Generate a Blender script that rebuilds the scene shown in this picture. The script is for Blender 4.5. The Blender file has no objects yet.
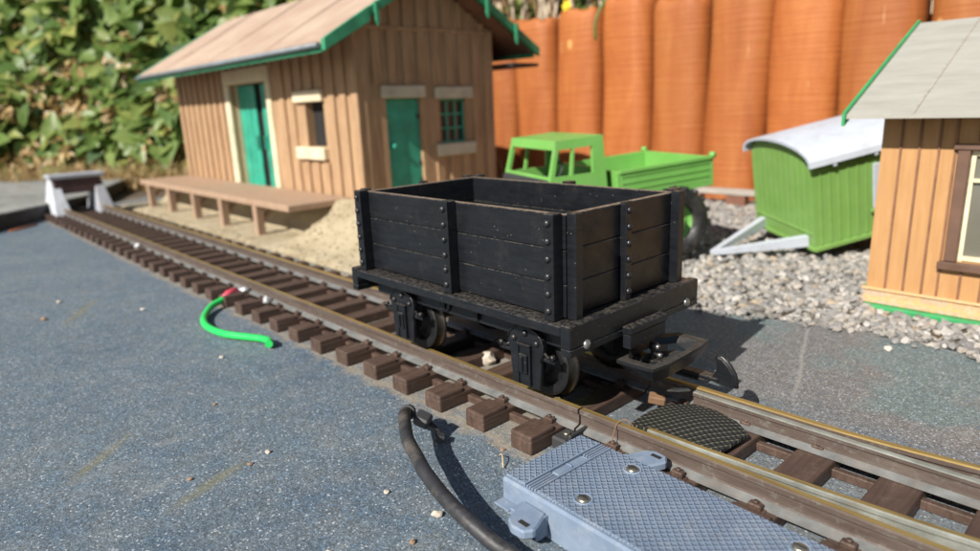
import bpy, bmesh, math, random
from mathutils import Vector, Matrix, Euler
import numpy as np
random.seed(7)
rnd = random.Random(11)
S = bpy.context.scene
# ------------------------------------------------------------------ camera (1 unit = 10 cm: a garden railway seen close up)
cam_d = bpy.data.cameras.new('camera'); cam = bpy.data.objects.new('camera', cam_d)
S.collection.objects.link(cam); S.camera = cam
cam_d.sensor_width = 36; cam_d.lens = 24.136; cam_d.clip_start = .02; cam_d.clip_end = 400
r_, u_, b_ = ((0.6826004, 0.7297845, -0.0383546), (-0.1578347, 0.1984683, 0.9673150), (0.7135438, -0.6542360, 0.2506599))
cam.matrix_world = Matrix(((r_[0], u_[0], b_[0], 1.59211), (r_[1], u_[1], b_[1], -2.08737), (r_[2], u_[2], b_[2], 1.30984), (0, 0, 0, 1)))
cam_d.dof.use_dof = True; cam_d.dof.focus_distance = 2.35; cam_d.dof.aperture_fstop = 1.1
# ------------------------------------------------------------------ light
SUN_EL = math.radians(37.5); LX, LY = -.125, .992
W = bpy.data.worlds.new('World'); S.world = W; W.use_nodes = True
nt = W.node_tree; bg = nt.nodes['Background']
sky = nt.nodes.new('ShaderNodeTexSky'); sky.sky_type = 'NISHITA'; sky.sun_disc = False
sky.sun_elevation = SUN_EL; sky.sun_rotation = math.atan2(-LX, -LY); sky.air_density = 1.0; sky.dust_density = 1.0
nt.links.new(sky.outputs[0], bg.inputs[0]); bg.inputs[1].default_value = .06
sd = bpy.data.lights.new('sun', 'SUN'); sun = bpy.data.objects.new('sun', sd); S.collection.objects.link(sun)
sd.energy = 5.0; sd.angle = math.radians(.5); sd.color = (1, .945, .87)
sun.rotation_euler = Vector((-LX * math.cos(SUN_EL), -LY * math.cos(SUN_EL), math.sin(SUN_EL))).to_track_quat('Z', 'Y').to_euler()
sun.location = (0, -10, 10)
S.view_settings.view_transform = 'Standard'; S.view_settings.look = 'None'
S.view_settings.exposure = .62; S.view_settings.gamma = 1; S.view_settings.use_curve_mapping = False
S.render.engine = 'CYCLES'
S.cycles.max_bounces = 6

# ------------------------------------------------------------------ material helpers
class NT:
    def __init__(s, name):
        s.m = bpy.data.materials.new(name); s.m.use_nodes = True; s.t = s.m.node_tree
        s.b = s.t.nodes['Principled BSDF']; s.o = s.t.nodes['Material Output']
        s.pos = None
    def n(s, ty, ins=None, **kw):
        nd = s.t.nodes.new(ty)
        for k, v in kw.items(): setattr(nd, k, v)
        for k, v in (ins or {}).items(): s.set(nd, k, v)
        return nd
    def set(s, nd, k, v):
        i = nd.inputs[k]
        if isinstance(v, bpy.types.NodeSocket): s.t.links.new(v, i)
        elif isinstance(v, tuple) and len(v) == 3 and i.type == 'RGBA': i.default_value = (*v, 1)
        else: i.default_value = v
    def P(s):
        if s.pos is None: s.pos = s.n('ShaderNodeNewGeometry').outputs['Position']
        return s.pos
    def O(s): return s.n('ShaderNodeTexCoord').outputs['Object']
    def map(s, v, sc=(1, 1, 1), rot=(0, 0, 0), loc=(0, 0, 0)):
        return s.n('ShaderNodeMapping', {'Vector': v, 'Scale': sc, 'Rotation': rot, 'Location': loc}).outputs[0]
    def noise(s, v, sc, det=4, ro=.55, dist=0): return s.n('ShaderNodeTexNoise', {'Vector': v, 'Scale': sc, 'Detail': det, 'Roughness': ro, 'Distortion': dist}).outputs[0]
    def vor(s, v, sc, out='Color', feature='F1'): return s.n('ShaderNodeTexVoronoi', {'Vector': v, 'Scale': sc}, feature=feature).outputs[out]
    def ramp(s, f, stops, interp='LINEAR'):
        nd = s.n('ShaderNodeValToRGB', {'Fac': f}); cr = nd.color_ramp; cr.interpolation = interp
        while len(cr.elements) < len(stops): cr.elements.new(.5)
        for e, (p, c) in zip(cr.elements, stops):
            e.position = p; e.color = (*c, 1) if isinstance(c, tuple) else (c, c, c, 1)
        return nd.outputs[0]
    def mix(s, f, a, b, mode='MIX'):
        nd = s.n('ShaderNodeMix', data_type='RGBA', blend_type=mode); s.set(nd, 0, f); s.set(nd, 6, a); s.set(nd, 7, b); return nd.outputs[2]
    def math(s, op, a, b=0.): return s.n('ShaderNodeMath', {0: a, 1: b}, operation=op).outputs[0]
    def sep(s, v): return s.n('ShaderNodeSeparateXYZ', {0: v}).outputs
    def bump(s, h, st=.3, d=.02, nrm=None):
        nd = s.n('ShaderNodeBump', {'Height': h, 'Strength': st, 'Distance': d})
        if nrm: s.set(nd, 'Normal', nrm)
        return nd.outputs[0]
    def fin(s, col, rough=.6, nrm=None, **kw):
        s.set(s.b, 'Base Color', col); s.set(s.b, 'Roughness', rough)
        if nrm is not None: s.set(s.b, 'Normal', nrm)
        for k, v in kw.items(): s.set(s.b, k.replace('_', ' '), v)
        return s.m
def simple(name, col, rough=.5, var=.18, sc=6., bump=.15, bsc=60., bd=.004, dust=None, dustc=(.3, .26, .2), metal=0., spec=.5, stretch=(1, 1, 1)):
    m = NT(name); p = m.map(m.P(), stretch)
    f = m.noise(p, sc, 5)
    lo = tuple(c * (1 - var) for c in col); hi = tuple(min(1, c * (1 + var)) for c in col)
    c = m.ramp(f, [(.3, lo), (.7, hi)])
    if dust:
        d = m.ramp(m.noise(m.P(), 9, 8, .7), [(.5, 0.), (.75, dust)]); c = m.mix(d, c, dustc)
    r = m.ramp(m.noise(p, sc * 2.3, 3), [(.3, max(0, rough - .12)), (.7, min(1, rough + .12))])
    nn = m.bump(m.noise(p, bsc, 5, .65), bump, bd)
    return m.fin(c, r, nn, Metallic=metal, Specular_IOR_Level=spec)
M = {}
# ground felt
def felt(name, second=False):
    m = NT(name); p = m.P()
    big = m.noise(p, .9, 8, .68); mid = m.noise(p, 7, 5, .6)
    base = m.ramp(big, [(.3, (.08, .12, .165)), (.55, (.115, .16, .2)), (.75, (.17, .2, .205))])
    base = m.mix(m.ramp(mid, [(.35, 0.), (.7, .55)]), base, (.19, .20, .195))
    x = m.sep(p)
    # greenish and reddish sheets beyond the track
    far = m.ramp(m.math('ADD', m.math('MULTIPLY', x[1], .5), m.math('MULTIPLY', m.noise(p, 1.6, 3), .3)), [(.33, 0.), (.5, 1.)])
    patch = m.ramp(m.noise(m.map(p, loc=(3.3, 1.2, 0)), 1.3, 3), [(.42, (.155, .2, .195)), (.50, (.195, .182, .172))])
    base = m.mix(m.math('MULTIPLY', far, .85), base, patch)
    # mineral grains
    g = m.vor(p, 175); gs = m.sep(m.n('ShaderNodeVectorMath', {0: g}, operation='MULTIPLY').outputs[0]) if False else m.n('ShaderNodeSeparateColor', {0: g}).outputs
    grain = m.ramp(gs[0], [(0., .5), (.6, .95), (.9, 1.25), (1., 1.8)])
    c = m.mix(1., base, grain, 'MULTIPLY')
    fine = m.ramp(m.noise(p, 330, 2, .5), [(.3, .6), (.7, 1.45)])
    c = m.mix(1., c, fine, 'MULTIPLY')
    g2 = m.n('ShaderNodeSeparateColor', {0: m.vor(p, 165)}).outputs
    c = m.mix(m.ramp(g2[1], [(.965, 0.), (.97, .8)], 'CONSTANT'), c, (.5, .53, .56))
    c = m.mix(m.ramp(g2[2], [(.975, 0.), (.98, .6)], 'CONSTANT'), c, (.09, .2, .36))
    g3 = m.n('ShaderNodeSeparateColor', {0: m.vor(p, 22)}).outputs
    g3d = m.vor(p, 22, 'Distance')
    c = m.mix(m.math('MULTIPLY', m.ramp(g3[0], [(.97, 0.), (.975, 1.)], 'CONSTANT'), m.ramp(g3d, [(.08, .6), (.16, 0.)])), c, (.42, .36, .3))
    # worn pale scuffs
    sc = m.ramp(m.noise(m.map(p, (3, 1.0, 1), (0, 0, .5)), 2.2, 7, .75), [(.56, 0.), (.75, .5)])
    c = m.mix(sc, c, (.33, .33, .31))
    # lapped seams of the felt sheets
    for (sx, sy, sa) in ((.35, 1.2, 1.9), (-6.2, -1.0, 1.45)):
        q = m.sep(m.map(m.n('ShaderNodeVectorMath', {0: p, 1: (sx, sy, 0)}, operation='SUBTRACT').outputs[0], (1, 1, 1), (0, 0, -sa)))
        wv = m.math('ABSOLUTE', m.math('ADD', q[1], m.math('MULTIPLY', m.math('SUBTRACT', m.noise(p, 5, 4), .5), .05)))
        inr = m.ramp(m.math('ABSOLUTE', q[0]), [(.45, 1.), (.6, 0.)]) if sx > 0 else 1.
        c = m.mix(m.math('MULTIPLY', m.ramp(wv, [(.004, .7), (.012, 0.)]), inr), c, (.3, .29, .27))
    # mossy streaks, each with its own place
    for (cx, cy, ang, l, w) in ((-1.24, -1.65, 2.33, .32, .045), (-.72, -1.4, 1.95, .27, .05), (-3.7, -1.2, 2.6, .5, .06)):
        q = m.sep(m.map(m.n('ShaderNodeVectorMath', {0: p, 1: (cx, cy, 0)}, operation='SUBTRACT').outputs[0], (1, 1, 1), (0, 0, -ang)))
        d = m.math('ADD', m.math('POWER', m.math('DIVIDE', m.math('ABSOLUTE', q[0]), l), 2.), m.math('POWER', m.math('DIVIDE', m.math('ABSOLUTE', q[1]), w), 2.))
        d = m.math('ADD', d, m.math('MULTIPLY', m.noise(p, 14, 4), .9))
        c = m.mix(m.ramp(d, [(.5, .5), (1.3, 0.)]), c, (.2, .18, .085))
    # sandy dirt that has gathered along the sleepers
    ay = m.math('ABSOLUTE', m.math('ADD', x[1], 0.))
    wob = m.math('MULTIPLY', m.noise(p, 9, 6, .7), .3)
    k = m.ramp(m.math('ABSOLUTE', m.math('SUBTRACT', m.math('ADD', ay, wob), .60)), [(0., .75), (.07, 0.)])
    inner = m.math('MULTIPLY', m.ramp(m.math('ADD', ay, wob), [(.5, .6), (.6, 0.)]), m.ramp(m.math('ADD', x[0], 1.), [(.9, 1.), (1., .25)]))
    k = m.math('MAXIMUM', k, inner)
    c = m.mix(k, c, (.34, .28, .2))
    h = m.math('ADD', m.math('MULTIPLY', gs[1], .5), m.noise(p, 220, 4, .7))
    nn = m.bump(h, .7, .006)
    nn = m.bump(m.noise(p, 12, 4), .35, .02, nn)
    return m.fin(c, m.ramp(gs[2], [(0., .3), (.5, .6), (1., .75)]), nn, Specular_IOR_Level=.5)
M['felt'] = felt('grey mineral felt')
def plainfelt():
    m = NT('old felt'); p = m.P()
    c = m.ramp(m.noise(p, 1.5, 7, .65), [(.3, (.17, .18, .17)), (.7, (.28, .28, .26))])
    c = m.mix(m.ramp(m.noise(m.map(p, (1, 5, 1), (0, 0, .7)), 1.5, 5), [(.5, 0.), (.7, .6)]), c, (.16, .13, .1))
    return m.fin(c, .85, m.bump(m.noise(p, 40, 4), .4, .01))
M['felt2'] = plainfelt()
M['litter'] = simple('dry leaf litter', (.2, .16, .08), .95, .5, 3, .8, 20, .05)
M['soil'] = simple('soil', (.1, .075, .045), .95, .5, 3, .8, 20, .05)
M['deckside'] = simple('shade black side and shelf', (.02, .018, .02), .7, .3)  # black puts the shade of the raised board's sides into colour; also the shelf
def sand():
    m = NT('sandy mortar'); p = m.P()
    c = m.ramp(m.noise(p, 2.2, 8, .68), [(.3, (.36, .29, .175)), (.5, (.46, .385, .25)), (.72, (.52, .445, .31))])
    c = m.mix(m.ramp(m.noise(m.map(p, (1, 1, 3)), 6, 6, .7), [(.55, 0.), (.75, .45)]), c, (.36, .27, .16))
    nn = m.bump(m.noise(p, 5, 8, .7), .9, .07); nn = m.bump(m.noise(p, 55, 6, .75), .7, .015, nn)
    return m.fin(c, .9, nn)
M['sand'] = sand()
def gravelm(name='gravel stone'):
    m = NT(name); r = m.n('ShaderNodeNewGeometry').outputs['Random Per Island']
    c = m.ramp(r, [(0., (.17, .16, .145)), (.12, (.30, .28, .25)), (.3, (.22, .215, .205)), (.45, (.35, .32, .28)), (.6, (.26, .25, .235)), (.78, (.33, .27, .20)), (.86, (.41, .39, .36)), (.95, (.19, .185, .18))], 'CONSTANT')
    v = m.ramp(m.noise(m.P(), 30, 6, .7), [(.3, .72), (.7, 1.2)])
    c = m.mix(1., c, v, 'MULTIPLY')
    return m.fin(c, .85, m.bump(m.noise(m.P(), 60, 4), .4, .01))
M['gravel'] = gravelm()
M['gravelbed'] = simple('gravel grit', (.24, .21, .175), .95, .45, 14, 1., 22, .05)
def sleeper():
    m = NT('brown sleeper plastic'); p = m.P()
    g = m.noise(m.map(p, (34, 3.2, 20)), 1., 5, .6, .6)
    c = m.ramp(g, [(.3, (.050, .030, .022)), (.6, (.082, .051, .038)), (.8, (.135, .092, .07))])
    c = m.mix(m.ramp(m.noise(p, 22, 8, .75), [(.54, 0.), (.8, .3)]), c, (.26, .2, .15))
    return m.fin(c, m.ramp(m.noise(p, 30), [(.3, .42), (.7, .7)]), m.bump(g, .55, .008), Specular_IOR_Level=.4)
M['sleeper'] = sleeper()
def railm():
    m = NT('weathered brass rail'); p = m.P()
    c = m.ramp(m.noise(m.map(p, (3, 30, 30)), 1.2, 7, .7), [(.3, (.06, .040, .031)), (.55, (.098, .072, .058)), (.75, (.15, .128, .11))])
    c = m.mix(m.ramp(m.noise(p, 26, 7, .75), [(.54, 0.), (.72, .45)]), c, (.26, .26, .235))
    return m.fin(c, .62, m.bump(m.noise(p, 70, 5), .3, .004), Metallic=.15)
M['rail'] = railm()
def railtop():
    m = NT('worn brass railhead'); p = m.P()
    f = m.noise(m.map(p, (2, 60, 60)), 1.5, 6, .65)
    c = m.ramp(f, [(.28, (.18, .13, .06)), (.5, (.46, .32, .11)), (.75, (.60, .42, .16))])
    return m.fin(c, m.ramp(f, [(.3, .5), (.7, .3)]), m.bump(m.noise(p, 80, 4), .15, .003), Metallic=.65)
M['railtop'] = railtop()
M['railfoot'] = simple('grey oxidised rail foot', (.15, .155, .15), .6, .3, 14, .3, 60, .004, dust=.5, dustc=(.2, .14, .1))
M['blade'] = simple('grey nickel blade', (.3, .31, .27), .42, .3, 12, .3, 60, .004, dust=.4, dustc=(.2, .15, .1), metal=.4)
def blackm(name, base=(.0065, .0075, .0095), dust=.45, rough=.36):
    m = NT(name); p = m.P()
    g = m.noise(m.map(p, (3, 3, 26)), 2.5, 6, .65)
    c = m.ramp(g, [(.3, tuple(v * .7 for v in base)), (.7, tuple(v * 1.5 for v in base))])
    # pale dust lying in the grain and on upward faces
    n = m.sep(m.n('ShaderNodeNewGeometry').outputs['Normal'])
    up = m.ramp(n[2], [(.35, 0.), (.9, 1.)])
    sp = m.ramp(m.noise(p, 48, 8, .8), [(.44, .0), (.72, 1.)])
    c = m.mix(m.math('MULTIPLY', m.math('MULTIPLY', up, sp), dust), c, (.3, .255, .2))
    c = m.mix(m.math('MULTIPLY', m.ramp(m.noise(p, 10, 8, .75), [(.55, 0.), (.8, 1.)]), .09), c, (.17, .14, .11))
    spk = m.vor(p, 55); spd = m.vor(p, 55, 'Distance'); s0 = m.n('ShaderNodeSeparateColor', {0: spk}).outputs[0]
    c = m.mix(m.math('MULTIPLY', m.ramp(s0, [(.9, 0.), (.91, 1.)], 'CONSTANT'), m.ramp(spd, [(.06, .45), (.15, 0.)])), c, (.35, .32, .28))
    r = m.ramp(m.noise(p, 13, 6, .7), [(.3, rough - .1), (.7, rough + .12)])
    return m.fin(c, r, m.bump(m.noise(m.map(p, (6, 6, 24)), 5, 6, .7), .13, .004), Specular_IOR_Level=.42)
M['black'] = blackm('dusty black wagon plastic')
M['blackin'] = blackm('black wagon inside', (.005, .005, .006), .35, .55)
M['blackrim'] = blackm('dusty worn plank edge', (.13, .088, .055), 1., .6)
M['dusty'] = simple('dusty black plastic', (.038, .034, .029), .6, .4, 30, .3, 60, .003)
M['bolt'] = simple('black bolt head', (.014, .014, .015), .4, .4, 30, .2, 60, .002)
M['nut'] = simple('steel nut', (.3, .3, .29), .3, .3, 30, .2, 60, .002, metal=.8)
M['tyre'] = simple('worn steel wheel tread', (.06, .053, .045), .36, .4, 10, .2, 60, .003, metal=.85)
M['steel'] = simple('bright screw', (.36, .33, .26), .36, .3, 30, .2, 60, .002, metal=.9)
def bluebox(pattern):
    m = NT('slate blue plastic' + (' treadplate' if pattern else '')); p = m.P()
    c = m.ramp(m.noise(p, 5, 7, .7), [(.3, (.13, .175, .245)), (.7, (.205, .26, .34))])
    c = m.mix(m.ramp(m.noise(p, 18, 8, .75), [(.5, 0.), (.75, .5)]), c, (.36, .36, .34))
    c = m.mix(m.ramp(m.noise(m.map(p, (1, 1, 3)), 9, 7, .75), [(.56, 0.), (.72, .5)]), c, (.11, .12, .13))
    nn = m.bump(m.noise(p, 90, 4), .2, .003)
    if pattern:
        q = m.map(p, (1, 1, 1), (0, 0, math.radians(45)))
        s = m.sep(q); k = 2 * math.pi / .0185
        a = m.math('MAXIMUM', m.math('SINE', m.math('MULTIPLY', s[0], k)), m.math('SINE', m.math('MULTIPLY', s[1], k)))
        a = m.ramp(a, [(.2, 0.), (.9, 1.)])
        nn = m.bump(a, 1., .0045, nn)
        c = m.mix(m.math('MULTIPLY', m.math('SUBTRACT', 1., a), .35), c, (.09, .12, .17))
    return m.fin(c, .55, nn, Specular_IOR_Level=.35)
M['blue'] = bluebox(False); M['bluetread'] = bluebox(True)
M['rubber'] = simple('black rubber cable', (.024, .024, .027), .5, .3, 12, .4, 50, .004, dust=.5, dustc=(.2, .17, .13))
def padm():
    m = NT('black ribbed mesh'); p = m.P(); q = m.map(p, (1, 1, 1), (0, 0, .55)); s = m.sep(q)
    a = m.math('SINE', m.math('MULTIPLY', s[0], 2 * math.pi / .026)); b = m.math('SINE', m.math('MULTIPLY', s[1], 2 * math.pi / .02))
    h = m.math('ADD', m.ramp(a, [(.0, 0.), (.8, 1.)]), m.math('MULTIPLY', b, .2))
    c = m.mix(m.ramp(h, [(.6, 0.), (1.3, .8)]), (.02, .021, .02), (.12, .115, .085))
    return m.fin(c, .55, m.bump(h, 1., .012))
M['pad'] = padm()
def stainwood(name, lo, hi, groove=True, sc=1.):
    m = NT(name); p = m.P()
    g = m.noise(m.map(p, (9, 9, 1.1)), sc * 2, 6, .65, .4)
    c = m.ramp(g, [(.28, lo), (.72, hi)])
    c = m.mix(m.ramp(m.noise(p, 3.5, 7, .7), [(.55, 0.), (.8, .4)]), c, tuple(v * .55 for v in lo))
    return m.fin(c, .7, m.bump(g, .3, .015), Specular_IOR_Level=.3)
M['shedwall'] = stainwood('weathered brown shed board', (.27, .160, .088), (.46, .305, .175))
M['batten'] = stainwood('shed batten', (.24, .145, .08), (.38, .25, .155))
def roofm():
    m = NT('pinkish gritty roof'); p = m.P()
    c = m.ramp(m.noise(p, 1.2, 7, .65), [(.3, (.31, .20, .145)), (.5, (.37, .27, .20)), (.7, (.43, .33, .25))])
    c = m.mix(m.ramp(m.noise(m.map(p, (1, 4, 4)), 2.2, 6, .7), [(.52, 0.), (.75, .5)]), c, (.235, .13, .105))
    c = m.mix(m.ramp(m.noise(m.map(p, (3, .6, .6)), 3.2, 7, .75), [(.5, 0.), (.72, .45)]), c, (.5, .42, .34))
    return m.fin(c, .9, m.bump(m.noise(p, 30, 5, .7), .5, .02))
M['roof'] = roofm()
M['dgreen'] = simple('dark green painted trim', (.03, .23, .115), .45, .3, 5, .1)
M['gutter'] = simple('grey gutter plastic', (.16, .19, .21), .5, .2)
M['teal'] = simple('teal green door paint', (.022, .28, .185), .5, .25, 5, .2, dust=.3, dustc=(.12, .3, .22))
M['tealdark'] = simple('teal window bars', (.02, .28, .19), .5)
M['cream'] = simple('cream stone trim', (.62, .53, .36), .7, .15, 4, .3, 20, .01)
M['lintel'] = simple('grey stone lintel', (.48, .44, .33), .75, .2, 5, .3, 20, .01)
M['dark'] = simple('dark interior', (.012, .011, .010), .9)
M['soffit'] = simple('soffit board', (.17, .075, .045), .8)
M['platform'] = stainwood('platform plank', (.29, .19, .125), (.40, .28, .195))
M['buffer_white'] = simple('white buffer stop plastic', (.47, .5, .54), .6, .15, 6, .2, 20, .01, dust=.4)
M['buffer_brown'] = simple('brown buffer beam', (.06, .03, .028), .6)
M['buffer_grey'] = simple('grey buffer top and shaded frame', (.3, .31, .34), .6)
M['lime'] = simple('lime green toy plastic', (.175, .33, .08), .42, .09, 3, .05, dust=.2, dustc=(.3, .36, .2), spec=.5)
M['truckgreen'] = simple('bright green toy plastic', (.15, .375, .08), .38, .08, 4, .05, dust=.22, dustc=(.3, .36, .2))
M['white'] = simple('white toy plastic', (.45, .49, .55), .5, .08, 3, .1, dust=.55, dustc=(.3, .29, .26))
M['toytyre'] = simple('toy tyre rubber', (.018, .018, .019), .5, .4, 12, .4, 30, .01, dust=.18)
M['toydark'] = simple('dark chassis', (.03, .03, .032), .6)
def glassm(name, tint=(.05, .055, .05)):
    m = NT(name); return m.fin(tint, .08, None, Specular_IOR_Level=.8)
M['pane'] = glassm('dark glass pane')
M['pane2'] = glassm('dusty glass pane', (.13, .125, .1))
def logm():
    m = NT('orange stained log'); p = m.P()
    rr = m.n('ShaderNodeObjectInfo').outputs['Random']
    pv = m.n('ShaderNodeVectorMath', {0: p, 1: m.n('ShaderNodeCombineXYZ', {0: m.math('MULTIPLY', rr, 40.), 2: m.math('MULTIPLY', rr, 17.)}).outputs[0]}, operation='ADD').outputs[0]
    g = m.noise(m.map(pv, (2.2, 2.2, .5)), 1.3, 6, .6, .8)
    c = m.ramp(g, [(.2, (.26, .070, .015)), (.5, (.35, .112, .027)), (.8, (.43, .165, .046))])
    c = m.mix(1., c, m.ramp(rr, [(0., .8), (1., 1.15)]), 'MULTIPLY')
    ring = m.noise(m.map(pv, (1., 1., 24)), 1., 3, .5, .3)
    c = m.mix(m.ramp(ring, [(.42, .22), (.58, 0.)]), c, (.30, .07, .02))
    kd = m.vor(m.map(pv, (1.7, 1.7, 1.1)), 1., 'Distance')
    c = m.mix(m.ramp(kd, [(.05, .85), (.09, 0.)]), c, (.6, .34, .11))
    kc = m.ramp(kd, [(.0, 1.), (.03, 0.)]); c = m.mix(kc, c, (.1, .03, .01))
    spl = m.ramp(m.noise(m.map(pv, (11, 11, .9)), 1.7, 6, .7), [(.66, 0.), (.7, .8), (.74, .2)])
    c = m.mix(spl, c, (.52, .3, .14))
    nn = m.bump(ring, .35, .03); nn = m.bump(g, .3, .02, nn)
    return m.fin(c, .62, nn, Specular_IOR_Level=.35)
M['log'] = logm()
M['greyboard'] = simple('weathered grey board', (.32, .29, .25), .85, .3, 4, .4, 20, .02, stretch=(1, 8, 8))
def ochre():
    m = NT('ochre boarded wall'); p = m.P()
    g = m.noise(m.map(p, (10, 10, 1.)), 3, 6, .65)
    c = m.ramp(g, [(.3, (.37, .195, .075)), (.7, (.45, .255, .11))])
    c = m.mix(m.ramp(m.noise(m.map(p, (4, 4, 1)), 6, 7, .75), [(.6, 0.), (.74, .5)]), c, (.5, .36, .2))
    return m.fin(c, .6, m.bump(g, .25, .008), Specular_IOR_Level=.35)
M['ochre'] = ochre()
M['ochrebat'] = simple('brown batten', (.20, .095, .05), .6, .3, 8, .2, 30, .01)
def brickm():
    m = NT('stone course plinth'); p = m.P()
    q = m.map(p, (1, 1, 1), (math.radians(90), 0, 0))
    c = m.n('ShaderNodeTexBrick', {'Vector': q, 'Color1': (.52, .30, .14), 'Color2': (.42, .30, .2), 'Mortar': (.6, .34, .14), 'Scale': 1., 'Mortar Size': .012, 'Brick Width': .16, 'Row Height': .06}).outputs[0]
    c = m.mix(m.ramp(m.noise(p, 40, 5, .7), [(.45, 0.), (.65, .6)]), c, (.5, .42, .32))
    return m.fin(c, .7, m.bump(m.noise(p, 40, 4), .4, .01))
M['plinth'] = brickm()
M['basegreen'] = simple('green base plate', (.03, .28, .09), .45, .2)
def roof2():
    m = NT('grey card roof'); p = m.P()
    c = m.ramp(m.noise(m.map(p, (1, 4, 4)), 2.5, 7, .7), [(.3, (.26, .25, .215)), (.7, (.34, .33, .29))])
    return m.fin(c, .75, m.bump(m.noise(m.map(p, (1, 6, 6)), 8, 5), .25, .01))
M['roof2'] = roof2()
M['winbrown'] = simple('brown window frame', (.115, .062, .04), .55)
M['wincream'] = simple('cream window bars', (.66, .58, .38), .55)
M['wire_green'] = simple('bright green wire', (.02, .52, .10), .4, .1)
M['wire_red'] = simple('red heat shrink sleeve', (.52, .06, .09), .5, .25)
M['lampwhite'] = simple('silver solder blob', (.75, .76, .76), .3, .1, metal=.5)
M['pebble'] = simple('pale stone chip', (.5, .44, .36), .85, .3, 20, .5, 40, .01)
M['pebbleb'] = simple('brown stone chip', (.25, .16, .1), .85, .3, 20, .5, 40, .01)
M['straw'] = simple('dry straw', (.52, .40, .22), .8, .3, 8, .2, 40, .01)
def leafm(name, stops, trans=.45):
    m = NT(name); r = m.n('ShaderNodeNewGeometry').outputs['Random Per Island']
    c = m.ramp(r, stops)
    c = m.mix(m.ramp(m.noise(m.P(), 6, 3), [(.3, 0.), (.7, .3)]), c, (.12, .14, .03))
    m.fin(c, .42, None, Specular_IOR_Level=.5)
    t = m.n('ShaderNodeBsdfTranslucent', {'Color': c}); mx = m.n('ShaderNodeMixShader', {0: trans, 1: m.b.outputs[0], 2: t.outputs[0]})
    m.t.links.new(mx.outputs[0], m.o.inputs[0]); return m.m
M['leaf'] = leafm('bramble leaf', [(0., (.10, .19, .05)), (.3, (.17, .27, .07)), (.6, (.25, .35, .10)), (.85, (.36, .42, .12)), (1., (.46, .46, .13))])
M['leafblue'] = leafm('old bramble leaf', [(0., (.08, .15, .08)), (.5, (.14, .23, .12)), (1., (.22, .31, .17))])
M['deadleaf'] = leafm('dry leaf', [(0., (.22, .12, .045)), (.4, (.42, .26, .11)), (.75, (.54, .38, .18)), (1., (.6, .48, .28))], .25)
M['stem'] = simple('brown stem', (.17, .095, .05), .8, .5, 6)
M['palestem'] = simple('pale dry stem', (.44, .36, .26), .8, .3, 6)
M['flower'] = simple('yellow flower', (.72, .55, .03), .6, .15)

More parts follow.
